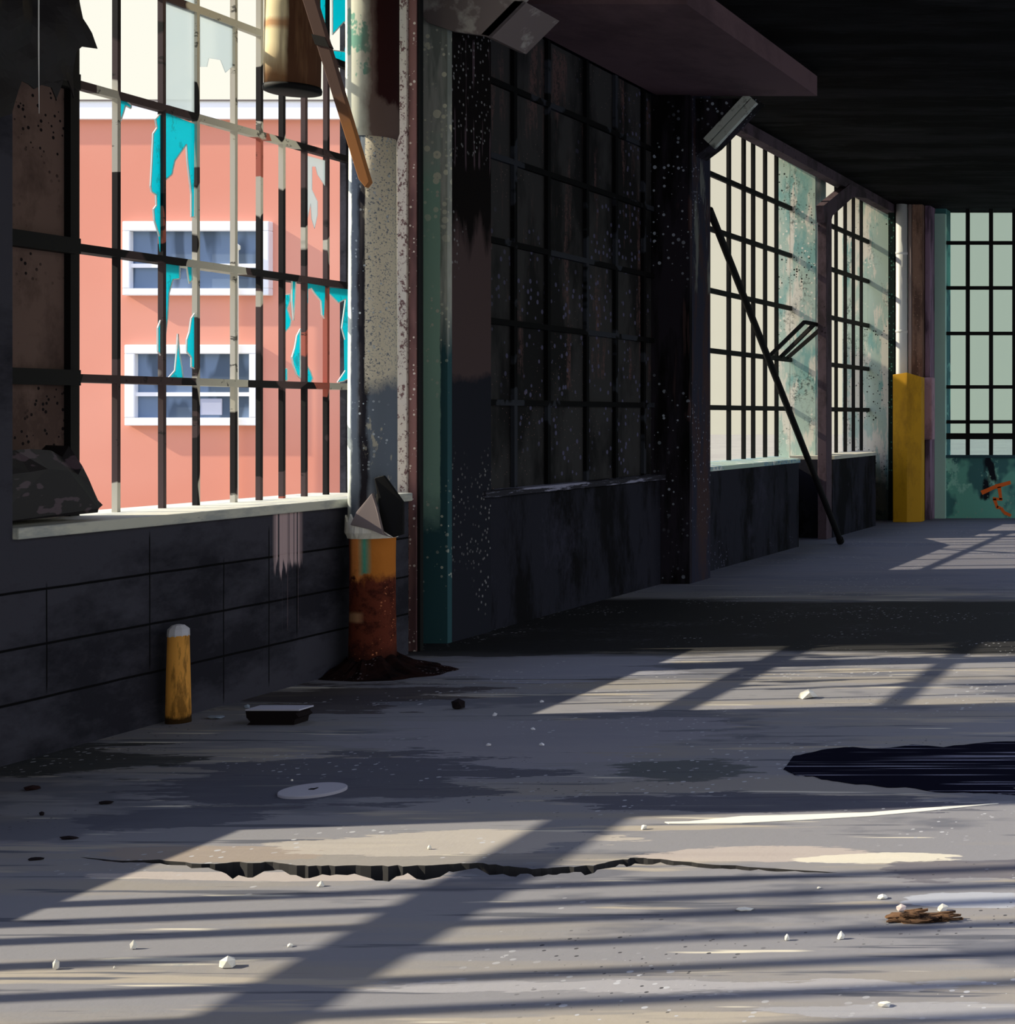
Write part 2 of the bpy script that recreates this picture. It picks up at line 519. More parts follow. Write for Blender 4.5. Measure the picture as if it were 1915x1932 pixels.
mb = MB()
mb.box(-5.95, 0.9, -6, 25, 4.85, 5.15)
mb.box(4.6, 6, -6, 25, 4.85, 5.15)                     # unseen roof opening between the two halves, added to let in blue fill light
for y in range(-6, 25, 5): mb.box(0.9, 4.6, y, y + 0.25, 4.85, 5.15)
mb.box(-6.75, -5.95, -6, 25, 5.15, 5.30)
struct(mb.build('ceiling', ceil_m))

mb = MB()                                             # left wall, near bays
mb.box(-6.5, XF, -6, 5.8, 0, 1.02)                    # under the window before the first pier
mb.box(-6.5, XF, 7.2, 10.5, 0, 1.03)                  # under the near window
mb.box(-6.5, XF, 5.8, 7.2, 0, 5.15)                   # dark pier at the picture's edge
mb.box(-6.5, XF, -6, 0.6, 1.02, 5.15)
mb.box(-6.5, XF, 0.6, 5.8, 4.72, 5.15)
mb.box(-6.5, XF, 7.2, 10.5, 4.72, 5.15)
mb.box(-6.26, -6.22, 10.5, 11.1, 0, 5.15)
struct(mb.build('wall_left', blk))
mb = MB()                                             # bay of the blacked out window
mb.box(-6.5, XF - 0.02, 11.62, 14.88, 0, 0.99)
mb.box(-6.5, -6.21, 11.1, 11.62, 0, 5.15)
mb.box(-6.5, -5.99, 11.62, 14.88, 0.99, 5.15)
mb.box(-6.75, -5.99, 14.88, 15.9, 0, 5.15)
struct(mb.build('wall_left', dk))
mb = MB()                                             # under the two far windows
mb.hexa([(-6.45, 15.9, 0), (XF, 15.47, 0), (XF, 19.16, 0), (-6.45, 20.6, 0), (-6.45, 15.9, 1.03), (XF, 15.47, 1.03), (XF, 19.16, 1.03), (-6.45, 20.6, 1.03)])
struct(mb.build('wall_left', dk))
mb = MB()
mb.hexa([(-6.25, 20.57, 0), (-5.78, 20.57, 0), (-5.78, 22.8, 0), (-6.25, 24.05, 0), (-6.25, 20.57, 1.03), (-5.78, 20.57, 1.03), (-5.78, 22.8, 1.03), (-6.25, 24.05, 1.03)])
struct(mb.build('wall_left', dk))
mb = MB()                                             # teal plaster piers
mb.box(-6.65, -6.45, 15.9, 20.95, 0, 1.02)
mb.box(-6.65, -6.12, 20.95, 21.45, 0, 5.15)           # pier between the two far windows
mb.box(-6.65, -6.25, 21.45, 24.2, 0, 1.02)
mb.box(-6.65, -5.89, 24.2, 24.5, 0, 5.15)
struct(mb.build('wall_left', teal))
mb = MB()
mb.box(-5.95, XF, 15.46, 24.2, 4.72, 4.849)            # header over the far windows
struct(mb.build('trim_2', purp), 'dull purple header beam over the two far windows', 'header')

mb = MB()
mb.box(-6.6, 6, YB, YB + 0.35, 0, 0.95)
mb.box(-6.6, -5.11, YB, YB + 0.35, 0.95, 5.15)
mb.box(-1.2, 6, YB, YB + 0.35, 0.95, 5.15)
mb.box(-5.11, -1.2, YB, YB + 0.35, 4.86, 5.15)
wall_end = struct(mb.build('wall_back', teal2))
mb = MB()
mb.box(-5.27, -5.105, YB - 0.09, YB + 0.02, 0, 4.76)
mb.build('corner_pilaster', M['pale_teal'], wall_end)
orange = Mat('orange_spray_paint', lin(255, 120, 50), 0.7)
mb = MB()
def crop8(x, y): return (1300 + x * .3211, 560 + y * .3211)
def stroke(pts, w):
    for a, b in zip(pts, pts[1:]):
        p, q = at_y(*crop8(*a), YB - 0.004), at_y(*crop8(*b), YB - 0.004)
        d = (q - p).normalized()
        n = Vector((-d.z, 0, d.x)) * w * .3211 * YB / F / 2
        mb.prism([p - n, q - n * 0.8, q + n * 0.8, p + n], (0, 0.004, 0))
stroke([(1718, 1152), (1800, 1116), (1890, 1090)], 26)
stroke([(1822, 1116), (1832, 1192)], 22)
stroke([(1785, 1185), (1842, 1192)], 18)
stroke([(1793, 1186), (1812, 1240)], 20)
stroke([(1808, 1236), (1832, 1240), (1852, 1268), (1892, 1286)], 20)
mb.build('graffiti', orange, wall_end)
mb = MB()
for y0, y1 in ((-6, -5.4), (-0.9, -0.3), (4.2, 4.8), (9.3, 9.9), (14.4, 15.0), (19.5, 20.1), (24.3, 25)):
    mb.box(5.8, 6.0, y0, y1, 0, 5.15)
mb.box(5.8, 6.0, -6, 25, 4.4, 5.15)                    # unseen open bays along this side, added to let in fill light
struct(mb.build('wall_right', M['plain_wall']))

mb = MB()
mb.box(-5.87, -4.35, 11.62, 14.95, 4.66, 4.86)
struct(mb.build('trim_1', sof), 'dull purple lowered ceiling panel over the blacked out window', 'ceiling panel')

# ------------------------------------------------------------------ windows
clear = glass('grimy_cream_glass', (0.862, 0.845, 0.815), 0.03)
cyan_g = glass('cyan_glass', (0.0, 0.30, 0.36), 0.03, 0.65, (0.0, 0.62, 0.72))
green_g = glass('grey_green_glass', (0.60, 0.675, 0.665), 0.03)
grey_g = glass('pale_grey_glass', (0.72, 0.76, 0.78), 0.04, 0.55, (0.40, 0.45, 0.47))
def grid(root, X, ys, zs, y0, y1, z0, z1, wy, dx, hz, rail_dx, mat, x_in=None):
    """vertical bars at ys, rails at zs, each a part of the window"""
    for y in ys:
        mb = MB()
        j = R.uniform(-0.006, 0.006)
        mb.hexa([(X - dx / 2, y - wy / 2, z0), (X + dx / 2, y - wy / 2, z0), (X + dx / 2, y + wy / 2, z0), (X - dx / 2, y + wy / 2, z0),
                 (X - dx / 2, y + j - wy / 2, z1), (X + dx / 2, y + j - wy / 2, z1), (X + dx / 2, y + j + wy / 2, z1), (X - dx / 2, y + j + wy / 2, z1)])
        mb.build('glazing_bar', mat, root)
    for i, z in enumerate(zs):
        mb = MB()
        d = rail_dx[i] if isinstance(rail_dx, (list, tuple)) else rail_dx
        mb.box(X + dx / 2 + 0.002 - d, X + dx / 2 + 0.002, y0, y1, z - hz / 2, z + hz / 2)
        mb.build('rail', mat, root)
def edge_frame(root, X, y0, y1, z0, z1, w, d, mat):
    mb = MB()
    mb.box(X - d / 2, X + d / 2, y0, y0 + w, z0, z1)
    mb.box(X - d / 2, X + d / 2, y1 - w, y1, z0, z1)
    mb.box(X - d / 2, X + d / 2, y0, y1, z1 - w, z1)
    mb.build('frame', mat, root)
def slope_z(k, X): return CH + k * abs(X)

# the window before the frame: it is beside the camera and its light falls across the foreground
w0 = struct(empty('window_1', (XA, 0.6, 1.05)))
grid(w0, XA, [1.0, 1.5, 2.0, 2.45, 2.85, 3.15, 3.43, 3.68, 3.93, 4.2, 4.44, 4.62, 4.82], [2.12], 0.6, 5.8, 1.05, 4.72, 0.07, 0.03, 0.12, [0.13], M['black'])
mb = MB()
mb.box(XA - 0.22, XF + 0.03, 0.6, 5.8, 1.02, 1.07)
mb.build('window_sill', sill, w0)

# the near window with the broken cyan panes
w1 = struct(empty('window_2', (XA, 7.2, 1.05)))
bx = [219, 306, 370, 441, 489, 532, 574, 615]
byy = [F * XA / (x - VX) for x in bx]
rz = [slope_z(.0318, XA), slope_z(.141, XA), slope_z(.2775, XA), slope_z(.378, XA)]
grid(w1, XA, byy, rz, 8.05, 10.5, 1.05, 4.72, 0.024, 0.030, 0.042, [0.15, 0.10, 0.05, 0.04], M['chipped'])
mb = MB()
mb.box(XA - 0.05, XA + 0.03, 8.03, 8.09, 1.05, 4.72)
mb.box(XA - 0.05, XA + 0.03, 7.2, 7.27, 1.05, 4.72)
for z in rz: mb.box(XA - 0.02, XA + 0.06, 7.2, 8.06, z - 0.04, z + 0.04)
mb.build('frame', M['black'], w1)
zb = [1.06] + rz + [4.7]
for a, b in zip(zb, zb[1:]):
    mb = MB()
    mb.box(XA - 0.02, XA - 0.004, 7.25, 8.04, a + 0.01, b - 0.01)
    mb.build('boarded_pane', board, w1)
mb = MB()
mb.box(XA - 0.25, XF + 0.03, 7.2, 10.5, 1.03, 1.085)
mb.build('window_sill', sill, w1, 0.006)
c1 = lambda p: (p[0] / 2.7357, p[1] / 2.7357)
c2 = lambda p: (p[0] / 2.7357, 480 + p[1] / 2.7357)
c3 = lambda p: (480 + p[0] / 3.6827, p[1] / 3.6827)
shards = [
 (c1, 0, [(620, 508), (650, 520), (675, 545), (672, 560), (645, 545), (635, 580), (620, 625)]),
 (c1, 0, [(822, 590), (800, 615), (808, 660), (788, 690), (782, 830), (775, 960), (780, 990), (803, 1005), (805, 1060), (790, 1080), (795, 1140), (820, 1220), (828, 1300), (828, 590)]),
 (c1, 0, [(852, 580), (1004, 640), (1000, 1120), (985, 1120), (985, 1000), (965, 830), (960, 745), (900, 830), (885, 900), (850, 930)]),
 (c2, 0, [(848, 40), (990, 25), (990, 130), (975, 150), (965, 90), (960, 45), (925, 55), (925, 125), (890, 130), (870, 200), (862, 330), (848, 440)]),
 (c2, 0, [(812, 380), (826, 340), (826, 520), (812, 500)]),
 (c2, 0, [(865, 640), (900, 600), (912, 480), (916, 410), (925, 520), (935, 580), (943, 640)]),
 (c2, 0, [(1002, 305), (985, 330), (975, 400), (962, 440), (960, 500), (985, 530), (985, 580), (1002, 590)]),
 (c2, 0, [(1458, 210), (1495, 205), (1495, 240), (1480, 280), (1500, 340), (1495, 370), (1470, 400), (1458, 480)]),
 (c2, 0, [(1505, 130), (1525, 135), (1520, 230), (1513, 340), (1505, 240)]),
 (c2, 0, [(1453, 585), (1480, 590), (1480, 650), (1453, 656)]),
 (c2, 0, [(1548, 385), (1530, 420), (1520, 480), (1505, 530), (1512, 570), (1530, 620), (1548, 640)]),
 (c2, 0, [(1570, 145), (1680, 165), (1672, 330), (1660, 310), (1655, 240), (1625, 205), (1605, 175), (1590, 180), (1590, 250), (1572, 280)]),
 (c2, 0, [(1565, 655), (1575, 480), (1580, 570), (1600, 605), (1612, 640), (1600, 665)]),
 (c2, 0, [(1690, 170), (1796, 180), (1796, 640), (1770, 655), (1740, 660), (1780, 600), (1778, 440), (1762, 380), (1782, 230), (1745, 250), (1700, 205)]),
 (c3, 0, [(540, -60), (715, -20), (700, 455), (540, 400), (545, 350), (630, 360), (640, 300), (685, 235), (620, 150), (540, 240)]),
 (c3, 0, [(445, -40), (525, -40), (515, 310), (480, 190), (485, 150), (460, 90), (440, 60)]),
 (c1, 1, [(858, -60), (1010, -20), (1005, 592), (900, 555), (858, 535)]),
 (c1, 1, [(1033, 55), (1208, 112), (1204, 340), (1165, 375), (1140, 310), (1080, 300), (1070, 345), (1036, 345)]),
 (c1, 1, [(1575, 800), (1690, 832), (1685, 970), (1640, 900), (1630, 860), (1612, 860), (1612, 980), (1640, 1040), (1640, 1110), (1625, 1180), (1610, 1130), (1605, 1050), (1575, 1190)]),
]
edge_m = Mat('white_broken_edge', (0.9, 0.9, 0.88), 0.5)
soot = Mat('soot_smear', (0.03, 0.03, 0.03), 0.9)
cy = Mat('cyan_film', (0.0, 0.70, 0.80), 0.5, 0.3)
cy.over(lin(52, 56, 60), cy.mul(cy.noise((1, 9, 5), 0.58, 0.6, 5, 0.7, (2, 3, 4)), cy.noise(40, 0.35, 0.5, 3)), 0.95)
# a film on glass: half of the daylight behind it comes through
tl = cy.n.new('ShaderNodeBsdfTranslucent')
tl.inputs[0].default_value = (0.0, 0.70, 0.80, 1)
mxs = cy.n.new('ShaderNodeMixShader')
mxs.inputs[0].default_value = 0.5
cy.l.new(cy.b.outputs[0], mxs.inputs[1])
cy.l.new(tl.outputs[0], mxs.inputs[2])
cy.l.new(mxs.outputs[0], cy.out.inputs[0])
for conv, kind, pts in shards:
    px = [conv(p) for p in pts]
    mb = MB()
    P3 = [at_x(x, y, XA) for x, y in px]
    mb.prism([p - Vector((0.004, 0, 0)) for p in P3], (0.004, 0, 0))
    mb.bm.normal_update(); bmesh.ops.triangulate(mb.bm, faces=[f for f in mb.bm.faces if len(f.verts) > 4])
    mb.mi = 1
    n = len(px)
    for i in range(n):
        a, b = px[i], px[(i + 1) % n]
        nearbar = any(abs(a[0] - q) < 8 and abs(b[0] - q) < 8 for q in bx + [654]) and abs(a[1] - b[1]) > 10
        toprail = abs(a[0] - b[0]) > 30
        if nearbar or toprail or kind == 1: continue
        mb.bar(P3[i] + Vector((0.002, 0, 0)), P3[(i + 1) % n] + Vector((0.002, 0, 0)), 0.006, 0.006, (1, 0, 0))
    mb.build('glass_shard', [cy if kind == 0 else grey_g, edge_m], w1)

# the blacked out window
w2 = struct(empty('window_3', (-5.9, 11.55, 1.02)))
b2 = [970, 1033, 1106, 1161, 1214]
X2 = -5.90
grid(w2, X2, [F * X2 / (x - VX) for x in b2], [slope_z(k, X2) for k in (.0175, .122, .226, .334, .43)], 11.55, 14.9, 1.02, 4.66, 0.05, 0.03, 0.045, 0.04, M['grimy'])
mb = MB()
mb.box(X2 - 0.03, X2 - 0.018, 11.55, 14.92, 1.02, 4.66)
mb.build('window_pane', grime, w2)
mb = MB()
mb.box(X2 - 0.1, XF + 0.02, 11.5, 14.92, 0.995, 1.045)
mb.build('window_sill', sill3, w2, 0.006)

ROWS = (.0152, .1165, .2235, .333, .4313)
# third window, its opened vent sash swung in
w3 = struct(empty('window_4', (XW, 15.9, 1.05)))
b3 = [1375, 1403, 1421, 1443.5, 1465]
grid(w3, XW, [16.3, 17.1, 17.8] + [F * XW / (x - VX) for x in b3], [slope_z(k, XW) for k in ROWS], 15.6, 21.0, 1.05, 5.14, 0.07, 0.035, 0.058, 0.04, M['black'])
mb = MB()
mb.box(XW - 0.012, XW - 0.006, 15.6, 20.95, 1.05, 5.14)
mb.build('window_pane', clear, w3)
mb = MB()
mb.hexa([(XW - 0.1, 15.4, 1.03), (XF + 0.02, 15.4, 1.03), (XF + 0.02, 19.16, 1.03), (XW - 0.1, 20.62, 1.03), (XW - 0.1, 15.4, 1.075), (XF + 0.02, 15.4, 1.075), (XF + 0.02, 19.16, 1.075), (XW - 0.1, 20.62, 1.075)])
mb.build('window_sill', sill2, w3)
A = Vector((XW + 0.03, 19.96, 2.36)); D = Vector((XW + 0.03, 20.68, 2.36))
B = Vector((-5.97, 19.96, 2.80)); C = Vector((-5.92, 20.66, 2.79))
mb = MB()
for p, q in ((A, B), (B, C), (C, D), (D, A), (A.lerp(D, 0.62), B.lerp(C, 0.5))): mb.bar(p, q, 0.045, 0.045)
mb.build('vent_sash', M['black'], w3)

# fourth window
X4 = -6.25
w4 = struct(empty('window_5', (X4, 21.45, 1.05)))
b4 = [1577.5, 1594.7, 1610, 1625]
grid(w4, X4, [F * X4 / (x - VX) for x in b4], [slope_z(k, X4) for k in ROWS], 21.45, 24.2, 1.05, 5.0, 0.07, 0.035, 0.062, 0.04, M['black'])
mb = MB()
mb.box(X4 - 0.012, X4 - 0.006, 21.45, 24.2, 1.05, 5.0)
mb.build('window_pane', clear, w4)
mb = MB()
mb.hexa([(X4 - 0.1, 20.58, 1.03), (-5.76, 20.58, 1.03), (-5.76, 22.8, 1.03), (X4 - 0.1, 24.06, 1.03), (X4 - 0.1, 20.58, 1.075), (-5.76, 20.58, 1.075), (-5.76, 22.8, 1.075), (X4 - 0.1, 24.06, 1.075)])
mb.build('window_sill', M['sill'], w4)

# end wall window
w5 = struct(empty('window_6', (-5.11, YB, 0.97)))
zz = [CH + (VY - y) * YB / F for y in (458, 543, 629, 730, 796)]
for k in range(11):
    x = -4.775 + 0.365 * k
    if x > -1.25: break
    mb = MB()
    mb.box(x - 0.03, x + 0.03, YB + 0.02, YB + 0.06, 0.95, 4.86)
    mb.build('glazing_bar', M['black'], w5)
for z in zz + [1.284]:
    h = 0.055 if z != 1.284 else 0.095
    mb = MB()
    mb.box(-5.11, -1.2, YB + 0.0, YB + 0.06, z - h / 2, z + h / 2)
    mb.build('rail', M['black'], w5)
mb = MB()
mb.box(-5.11, -1.2, YB + 0.07, YB + 0.076, 0.95, 4.86)
mb.build('window_pane', green_g, w5)
mb = MB()
mb.box(-5.2, -1.2, YB - 0.03, YB + 0.1, 0.945, 0.99)
mb.build('window_sill', Mat('blue_grey_sill', lin(52, 82, 92), 0.7), w5)

# ------------------------------------------------------------------ outside: yard and the pink building
yard = Mat('pale_yard', (0.40, 0.385, 0.32), 0.95, 0.0)
yard.over((0.36, 0.34, 0.29), yard.noise(0.4, 0.45, 0.6))
mb = MB()
mb.box(-160, -6.66, -60, 160, -0.35, -0.30)
mb.box(-6.66, 160, 25.0, 160, -0.35, -0.30)
mb.box(-6.66, 160, -60, -6.1, -0.35, -0.30)
mb.box(6.01, 160, -6.1, 25.0, -0.35, -0.30)
o = mb.build('ground', yard)
struct(o)

pink = Mat('salmon_stucco', (0.68, 0.275, 0.195), 0.95, 0.05)
pink.over((0.73, 0.33, 0.245), pink.noise((0.12, 0.1, 0.3), 0.42, 0.6, 3, 0.5))
white = Mat('white_trim_paint', (0.86, 0.87, 0.90), 0.8, 0.1)
YF = 22.0
bd = tag(empty('building', (-18, YF, -0.3)), 'salmon pink building with white trim across the yard behind the broken window', 'building')
z_top, z_par = at_y(0, 226, YF).z, at_y(0, 193, YF).z
mb = MB()
mb.box(-26, -12.2, YF, YF + 9, -0.3, z_top)
mb.build('wall', pink, bd)
mb = MB()
mb.box(-26.05, -12.15, YF - 0.08, YF + 9, z_top, z_par)
mb.build('parapet', white, bd)
mb = MB()
mb.box(-26.1, -12.1, YF - 0.1, YF + 9, z_par, z_par + 0.02)
mb.build('coping', Mat('grey_flashing', lin(120, 112, 108)), bd)
pane_m = Mat('slate_blue_window_glass', lin(104, 124, 150), 0.5, 0.2)
pane_m.over(lin(70, 86, 106), pane_m.noise((2.5, 1, 0.7), 0.5, 0.56, 2, 0.5))
def facade_window(x0, x1, y0, y1, ix0, ix1, iy0, iy1, bar_y, mids, cloth=None):
    p, q = at_y(x0, y1, YF), at_y(x1, y0, YF)
    a, b = at_y(ix0, iy1, YF), at_y(ix1, iy0, YF)
    mb = MB()
    d0, d1 = YF - 0.10, YF + 0.01
    mb.box(p.x, q.x, d0, d1, p.z, a.z)
    mb.box(p.x, q.x, d0, d1, b.z, q.z)
    mb.box(p.x, a.x, d0, d1, a.z, b.z)
    mb.box(b.x, q.x, d0, d1, a.z, b.z)
    f = mb.build('window', white, bd, 0.012)
    mb = MB()
    mb.box(a.x, b.x, YF - 0.025, YF - 0.015, a.z, b.z)
    mb.build('pane', pane_m, f)
    mb = MB()
    zb_ = at_y(0, bar_y, YF).z
    mb.box(a.x, b.x, YF - 0.06, YF - 0.02, zb_ - 0.028, zb_ + 0.028)
    for m_ in mids:
        xm = at_y(m_, 0, YF).x
        mb.box(xm - 0.02, xm + 0.02, YF - 0.05, YF - 0.02, a.z, b.z)
    mb.build('sash_bar', white, f)
    if cloth:
        c, d = at_y(cloth[0], cloth[3], YF), at_y(cloth[1], cloth[2], YF)
        mb = MB()
        mb.box(c.x, d.x, YF - 0.04, YF - 0.02, c.z, d.z)
        mb.build('window_vent', Mat('pale_grey_vent', lin(176, 180, 198)), f, 0.03)
facade_window(240, 515, 419, 558, 254, 500, 437, 545, 502, [375], None)
facade_window(244, 492, 651, 803, 263, 478, 668, 788, 744, [372], (381, 422, 752, 783))
mb = MB()
p = at_y(445, 466, YF - 0.17)
mb.tube([(p.x, YF - 0.17, p.z), (p.x, YF - 0.17, -0.3)], 0.034, 12)
mb.lathe([(0.03, -0.05), (0.055, -0.03), (0.055, 0.02), (0.02, 0.05)], (p.x, YF - 0.17, p.z), 12)
mb.build('downpipe', Mat('cream_pipe_paint', lin(232, 230, 212)), bd)

# ------------------------------------------------------------------ columns along the wall
# steel column beside the near window
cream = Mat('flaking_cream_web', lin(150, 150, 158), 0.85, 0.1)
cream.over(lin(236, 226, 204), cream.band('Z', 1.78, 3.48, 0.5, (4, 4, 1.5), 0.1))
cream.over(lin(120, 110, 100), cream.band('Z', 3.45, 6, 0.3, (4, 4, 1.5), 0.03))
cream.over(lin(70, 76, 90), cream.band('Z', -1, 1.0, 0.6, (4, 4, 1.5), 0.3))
cream.over(lin(60, 54, 50), cream.mul(cream.noise((5, 5, 0.5), 0.46, 0.6, 2, 0.5, (1, 4, 2)), cream.noise(38, 0.47, 0.53, 3, 0.8)))
spatter(cream, (0.02, 0.02, 0.02), 46, 0.38, 1.2, 0.42)
pinkfl = Mat('dusty_rose_flange', lin(142, 104, 102), 0.85, 0.1)
pinkfl.over(lin(98, 72, 74), pinkfl.noise((4, 4, 1.0), 0.48, 0.6, 3, 0.6))
spatter(pinkfl, lin(226, 214, 204), 40, 0.36, 1.0, 0.42)
palefl = Mat('pale_flange_edge', lin(218, 208, 200), 0.85, 0.1)
palefl.over(lin(120, 92, 92), palefl.noise((30, 30, 24), 0.54, 0.58, 4, 0.8))
hc = tag(empty('steel_column', (-6.0, 10.72, 0)), 'speckled cream and rose steel column right behind the peeling pipe', 'column')
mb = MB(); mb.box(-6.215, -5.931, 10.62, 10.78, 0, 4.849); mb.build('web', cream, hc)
mb = MB(); mb.box(-5.931, -5.868, 10.60, 10.64, 0, 4.849); mb.build('flange', palefl, hc, 0.004)
mb = MB(); mb.box(-5.866, -5.812, 10.62, 10.66, 0, 4.849); mb.build('outer_flange', pinkfl, hc, 0.004)
mb = MB(); mb.box(-5.812, -5.792, 10.63, 10.67, 0, 4.849); mb.build('seam_strip', M['black'], hc)

# pilaster behind it: grey-teal side, near black room face
pil = Mat('grey_teal_side', lin(190, 194, 188), 0.85, 0.1)
pil.over(lin(140, 148, 142), pil.noise((5, 2, 0.8), 0.47, 0.56, 4, 0.6))
pil.over(lin(54, 90, 98), pil.band('Z', -1, 2.2, 1.6, (8, 3, 0.8), 0.25))
pil.over(lin(160, 200, 184), pil.mul(pil.band('X', -7, 0.018, 0.03, (3, 3, 4), 0.004), pil.band('Z', 0.9, 3.4, 0.8, 2, 0.2)))
pil.over(lin(240, 240, 220), pil.mul(pil.dots(16, 0.55, 0.2, 0.1, 1), pil.band('Z', 3.0, 4.6, 0.4, 2, 0.4)))
spatter(pil, lin(210, 214, 200), 30, 0.46, 1.0, 0.4)
pface = Mat('near_black_brown_face', lin(38, 40, 50), 0.9, 0.1)
pface.over(lin(84, 70, 72), pface.band('Z', 1.88, 3.3, 0.3, (2, 2, 2), 0.03))
pface.over(lin(20, 16, 17), pface.band('Z', 2.9, 6, 1.0, (2, 6, 1), 0.1))
pface.over(lin(84, 70, 78), pface.mul(pface.band('Z', 3.4, 4.3, 0.4, 2), pface.noise((2, 18, 0.8), 0.58, 0.6, 3)))
spatter(pface, lin(138, 138, 142), 24, 0.46, 0.8, 0.40)
pm = tag(empty('pilaster', (-5.87, 11.0, 0)), 'dark speckled pilaster with a teal edge between broken and blacked out windows', 'pilaster')
mb = MB(); mb.box(-6.2, -5.801, 11.0, 11.06, 0, 4.7); mb.build('side_panel', pil, pm)
mb = MB(); mb.box(-6.2, -5.80, 11.06, 11.61, 0, 4.849); mb.build('room_face', pface, pm)
greyp = Mat('weathered_grey_gusset', lin(126, 116, 116), 0.85, 0.15)
greyp.over(lin(176, 172, 168), greyp.noise((4, 4, 4), 0.56, 0.64, 4, 0.6))
mb = MB()
yq = 10.95
pts = [(785, -88), (785, 10), (806, 42), (852, 58), (922, 68), (988, 2), (1080, -88)]
mb.prism([at_y(x, y, yq) for x, y in pts], (0, 0.04, 0))
q0, q1, q2, q3 = at_y(922, 68, yq), at_y(990, 0, yq), at_y(1010, -60, yq), at_y(905, 60, yq)
mb.prism([at_y(908, 65, yq), q0, at_y(988, 2, yq), at_y(970, 2, yq)], (0, 0.55, 0))
mb.build('gusset', greyp, pm)

# second pilaster with the pale knee brace
p2 = Mat('purple_black_face', lin(44, 40, 50), 0.9, 0.1)
p2.over(lin(14, 13, 15), p2.noise((3, 3, 0.5), 0.46, 0.56, 5, 0.6))
p2.over(lin(72, 56, 58), p2.mul(p2.noise((5, 4, 0.4), 0.56, 0.60, 4, 0.6, (3, 3, 1)), p2.band('Z', 1.6, 3.6, 0.6, 2)))
spatter(p2, lin(170, 180, 200), 22, 0.45, 0.6, 0.40)
p2b = Mat('slate_worn_face', lin(46, 48, 64), 0.9, 0.1)
p2b.over(lin(66, 52, 54), p2b.noise((3, 3, 0.6), 0.48, 0.58, 6, 0.75))
p2b.over(lin(110, 114, 112), p2b.mul(p2b.noise((5, 5, 1), 0.55, 0.62, 4, 0.7), p2b.band('Z', 2.8, 4.3, 0.4, 2)))
spatter(p2b, lin(150, 155, 175), 34, 0.45, 0.6, 0.35)
pm2 = tag(empty('pilaster', (-5.7, 14.92, 0)), 'dark purple-black pilaster with pale knee brace, right of the blacked out window', 'pilaster')
mb = MB(); mb.box(-5.98, -5.551, 14.90, 14.96, 0, 4.66); mb.build('side_panel', p2, pm2)
mb = MB(); mb.box(-5.98, -5.55, 14.96, 15.45, 0, 4.849); mb.build('room_face', p2b, pm2)
mb = MB()
mb.prism([at_y(1305, 186, 15.05), at_y(1305, 300, 15.05), at_y(1342, 272, 15.05), at_y(1424, 187, 15.05), at_y(1424, 186, 15.05)], (0, 0.3, 0))
mb.build('gusset', p2, pm2)
pale = Mat('pale_galvanised_brace', lin(196, 204, 198), 0.7, 0.2)
pale.over(lin(120, 126, 122), pale.noise((8, 8, 8), 0.54, 0.64, 4, 0.7))
for off in (0.0, 0.075):
    mb = MB()
    a, b = at_y(1338, 271, 15.0), at_y(1418, 185, 15.0)
    d = Vector((b.x - a.x, 0, b.z - a.z)).normalized()
    n = Vector((d.z, 0, -d.x)) * (off - 0.033)
    mb.bar(a + n, b + n, 0.06, 0.066, (-d.z, 0, d.x))
    mb.build('brace', pale, pm2, 0.004)

# post between the two far windows
pm3 = tag(empty('post', (-5.84, 20.3, 0)), 'slim dull purple post with knee bracket between the two far windows', 'post')
mb = MB(); mb.box(-5.90, -5.785, 20.30, 20.55, 0, 4.33); mb.build('shaft', purp, pm3, 0.006)
mb = MB()
mb.prism([at_x(x, y, -5.79) for x, y in ((1554, 388), (1604, 347), (1655, 376), (1611, 371), (1571, 407), (1568, 420), (1556, 420))], (-0.1, 0, 0))
mb.build('knee_bracket', purp, pm3)

# ------------------------------------------------------------------ peeling pipe in front
PX, PY = -5.62, 9.77
pz = lambda py: CH + (VY - py) * PY / F
top_m = Mat('peeling_cream_teal_lagging', lin(214, 216, 202), 0.85, 0.1)
top_m.over(lin(122, 172, 156), top_m.noise((6, 4, 4), 0.58, 0.61, 4, 0.65))
top_m.over(lin(110, 92, 86), top_m.band('X', 0.035, 2, 0.12, (5, 5, 2), 0.03))
top_m.over(lin(52, 26, 26), top_m.mul(top_m.band('X', 0.085, 2, 0.06, (5, 5, 2), 0.01), top_m.band('Z', 3.55, 6, 0.5, (5, 5, 3), 0.03)))
top_m.over(lin(250, 250, 236), top_m.band('X', -2, -0.085, 0.08, (5, 5, 5), 0.006))  # sunlit left edge painted white into the lagging colour
mid_m = Mat('slate_pipe_paint_lit_sides', lin(112, 122, 136), 0.8, 0.15)
mid_m.over(lin(238, 244, 238), mid_m.band('X', -2, -0.07, 0.06, (6, 6, 6), 0.012))  # white left edge: sunlight put into the pipe's colour
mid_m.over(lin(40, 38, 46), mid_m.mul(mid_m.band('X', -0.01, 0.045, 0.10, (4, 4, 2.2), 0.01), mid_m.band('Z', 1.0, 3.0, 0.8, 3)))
mid_m.over(lin(186, 182, 168), mid_m.mul(mid_m.noise((12, 12, 5), 0.60, 0.64, 5, 0.7), mid_m.band('X', 0.03, 1)))
mid_m.over(lin(232, 222, 200), mid_m.mul(mid_m.band('X', 0.026, 1, 0.015, 8, 0.003), mid_m.band('Z', 1.80, 6, 0.3, (5, 5, 2), 0.06), mid_m.inv(mid_m.noise(70, 0.56, 0.60, 3, 0.8))))  # cream-lit right side painted into the colour
spatter(mid_m, lin(190, 200, 210), 40, 0.5, 1.5, 0.35)
rust = Mat('orange_to_brown_rust', lin(104, 50, 36), 0.9, 0.1)
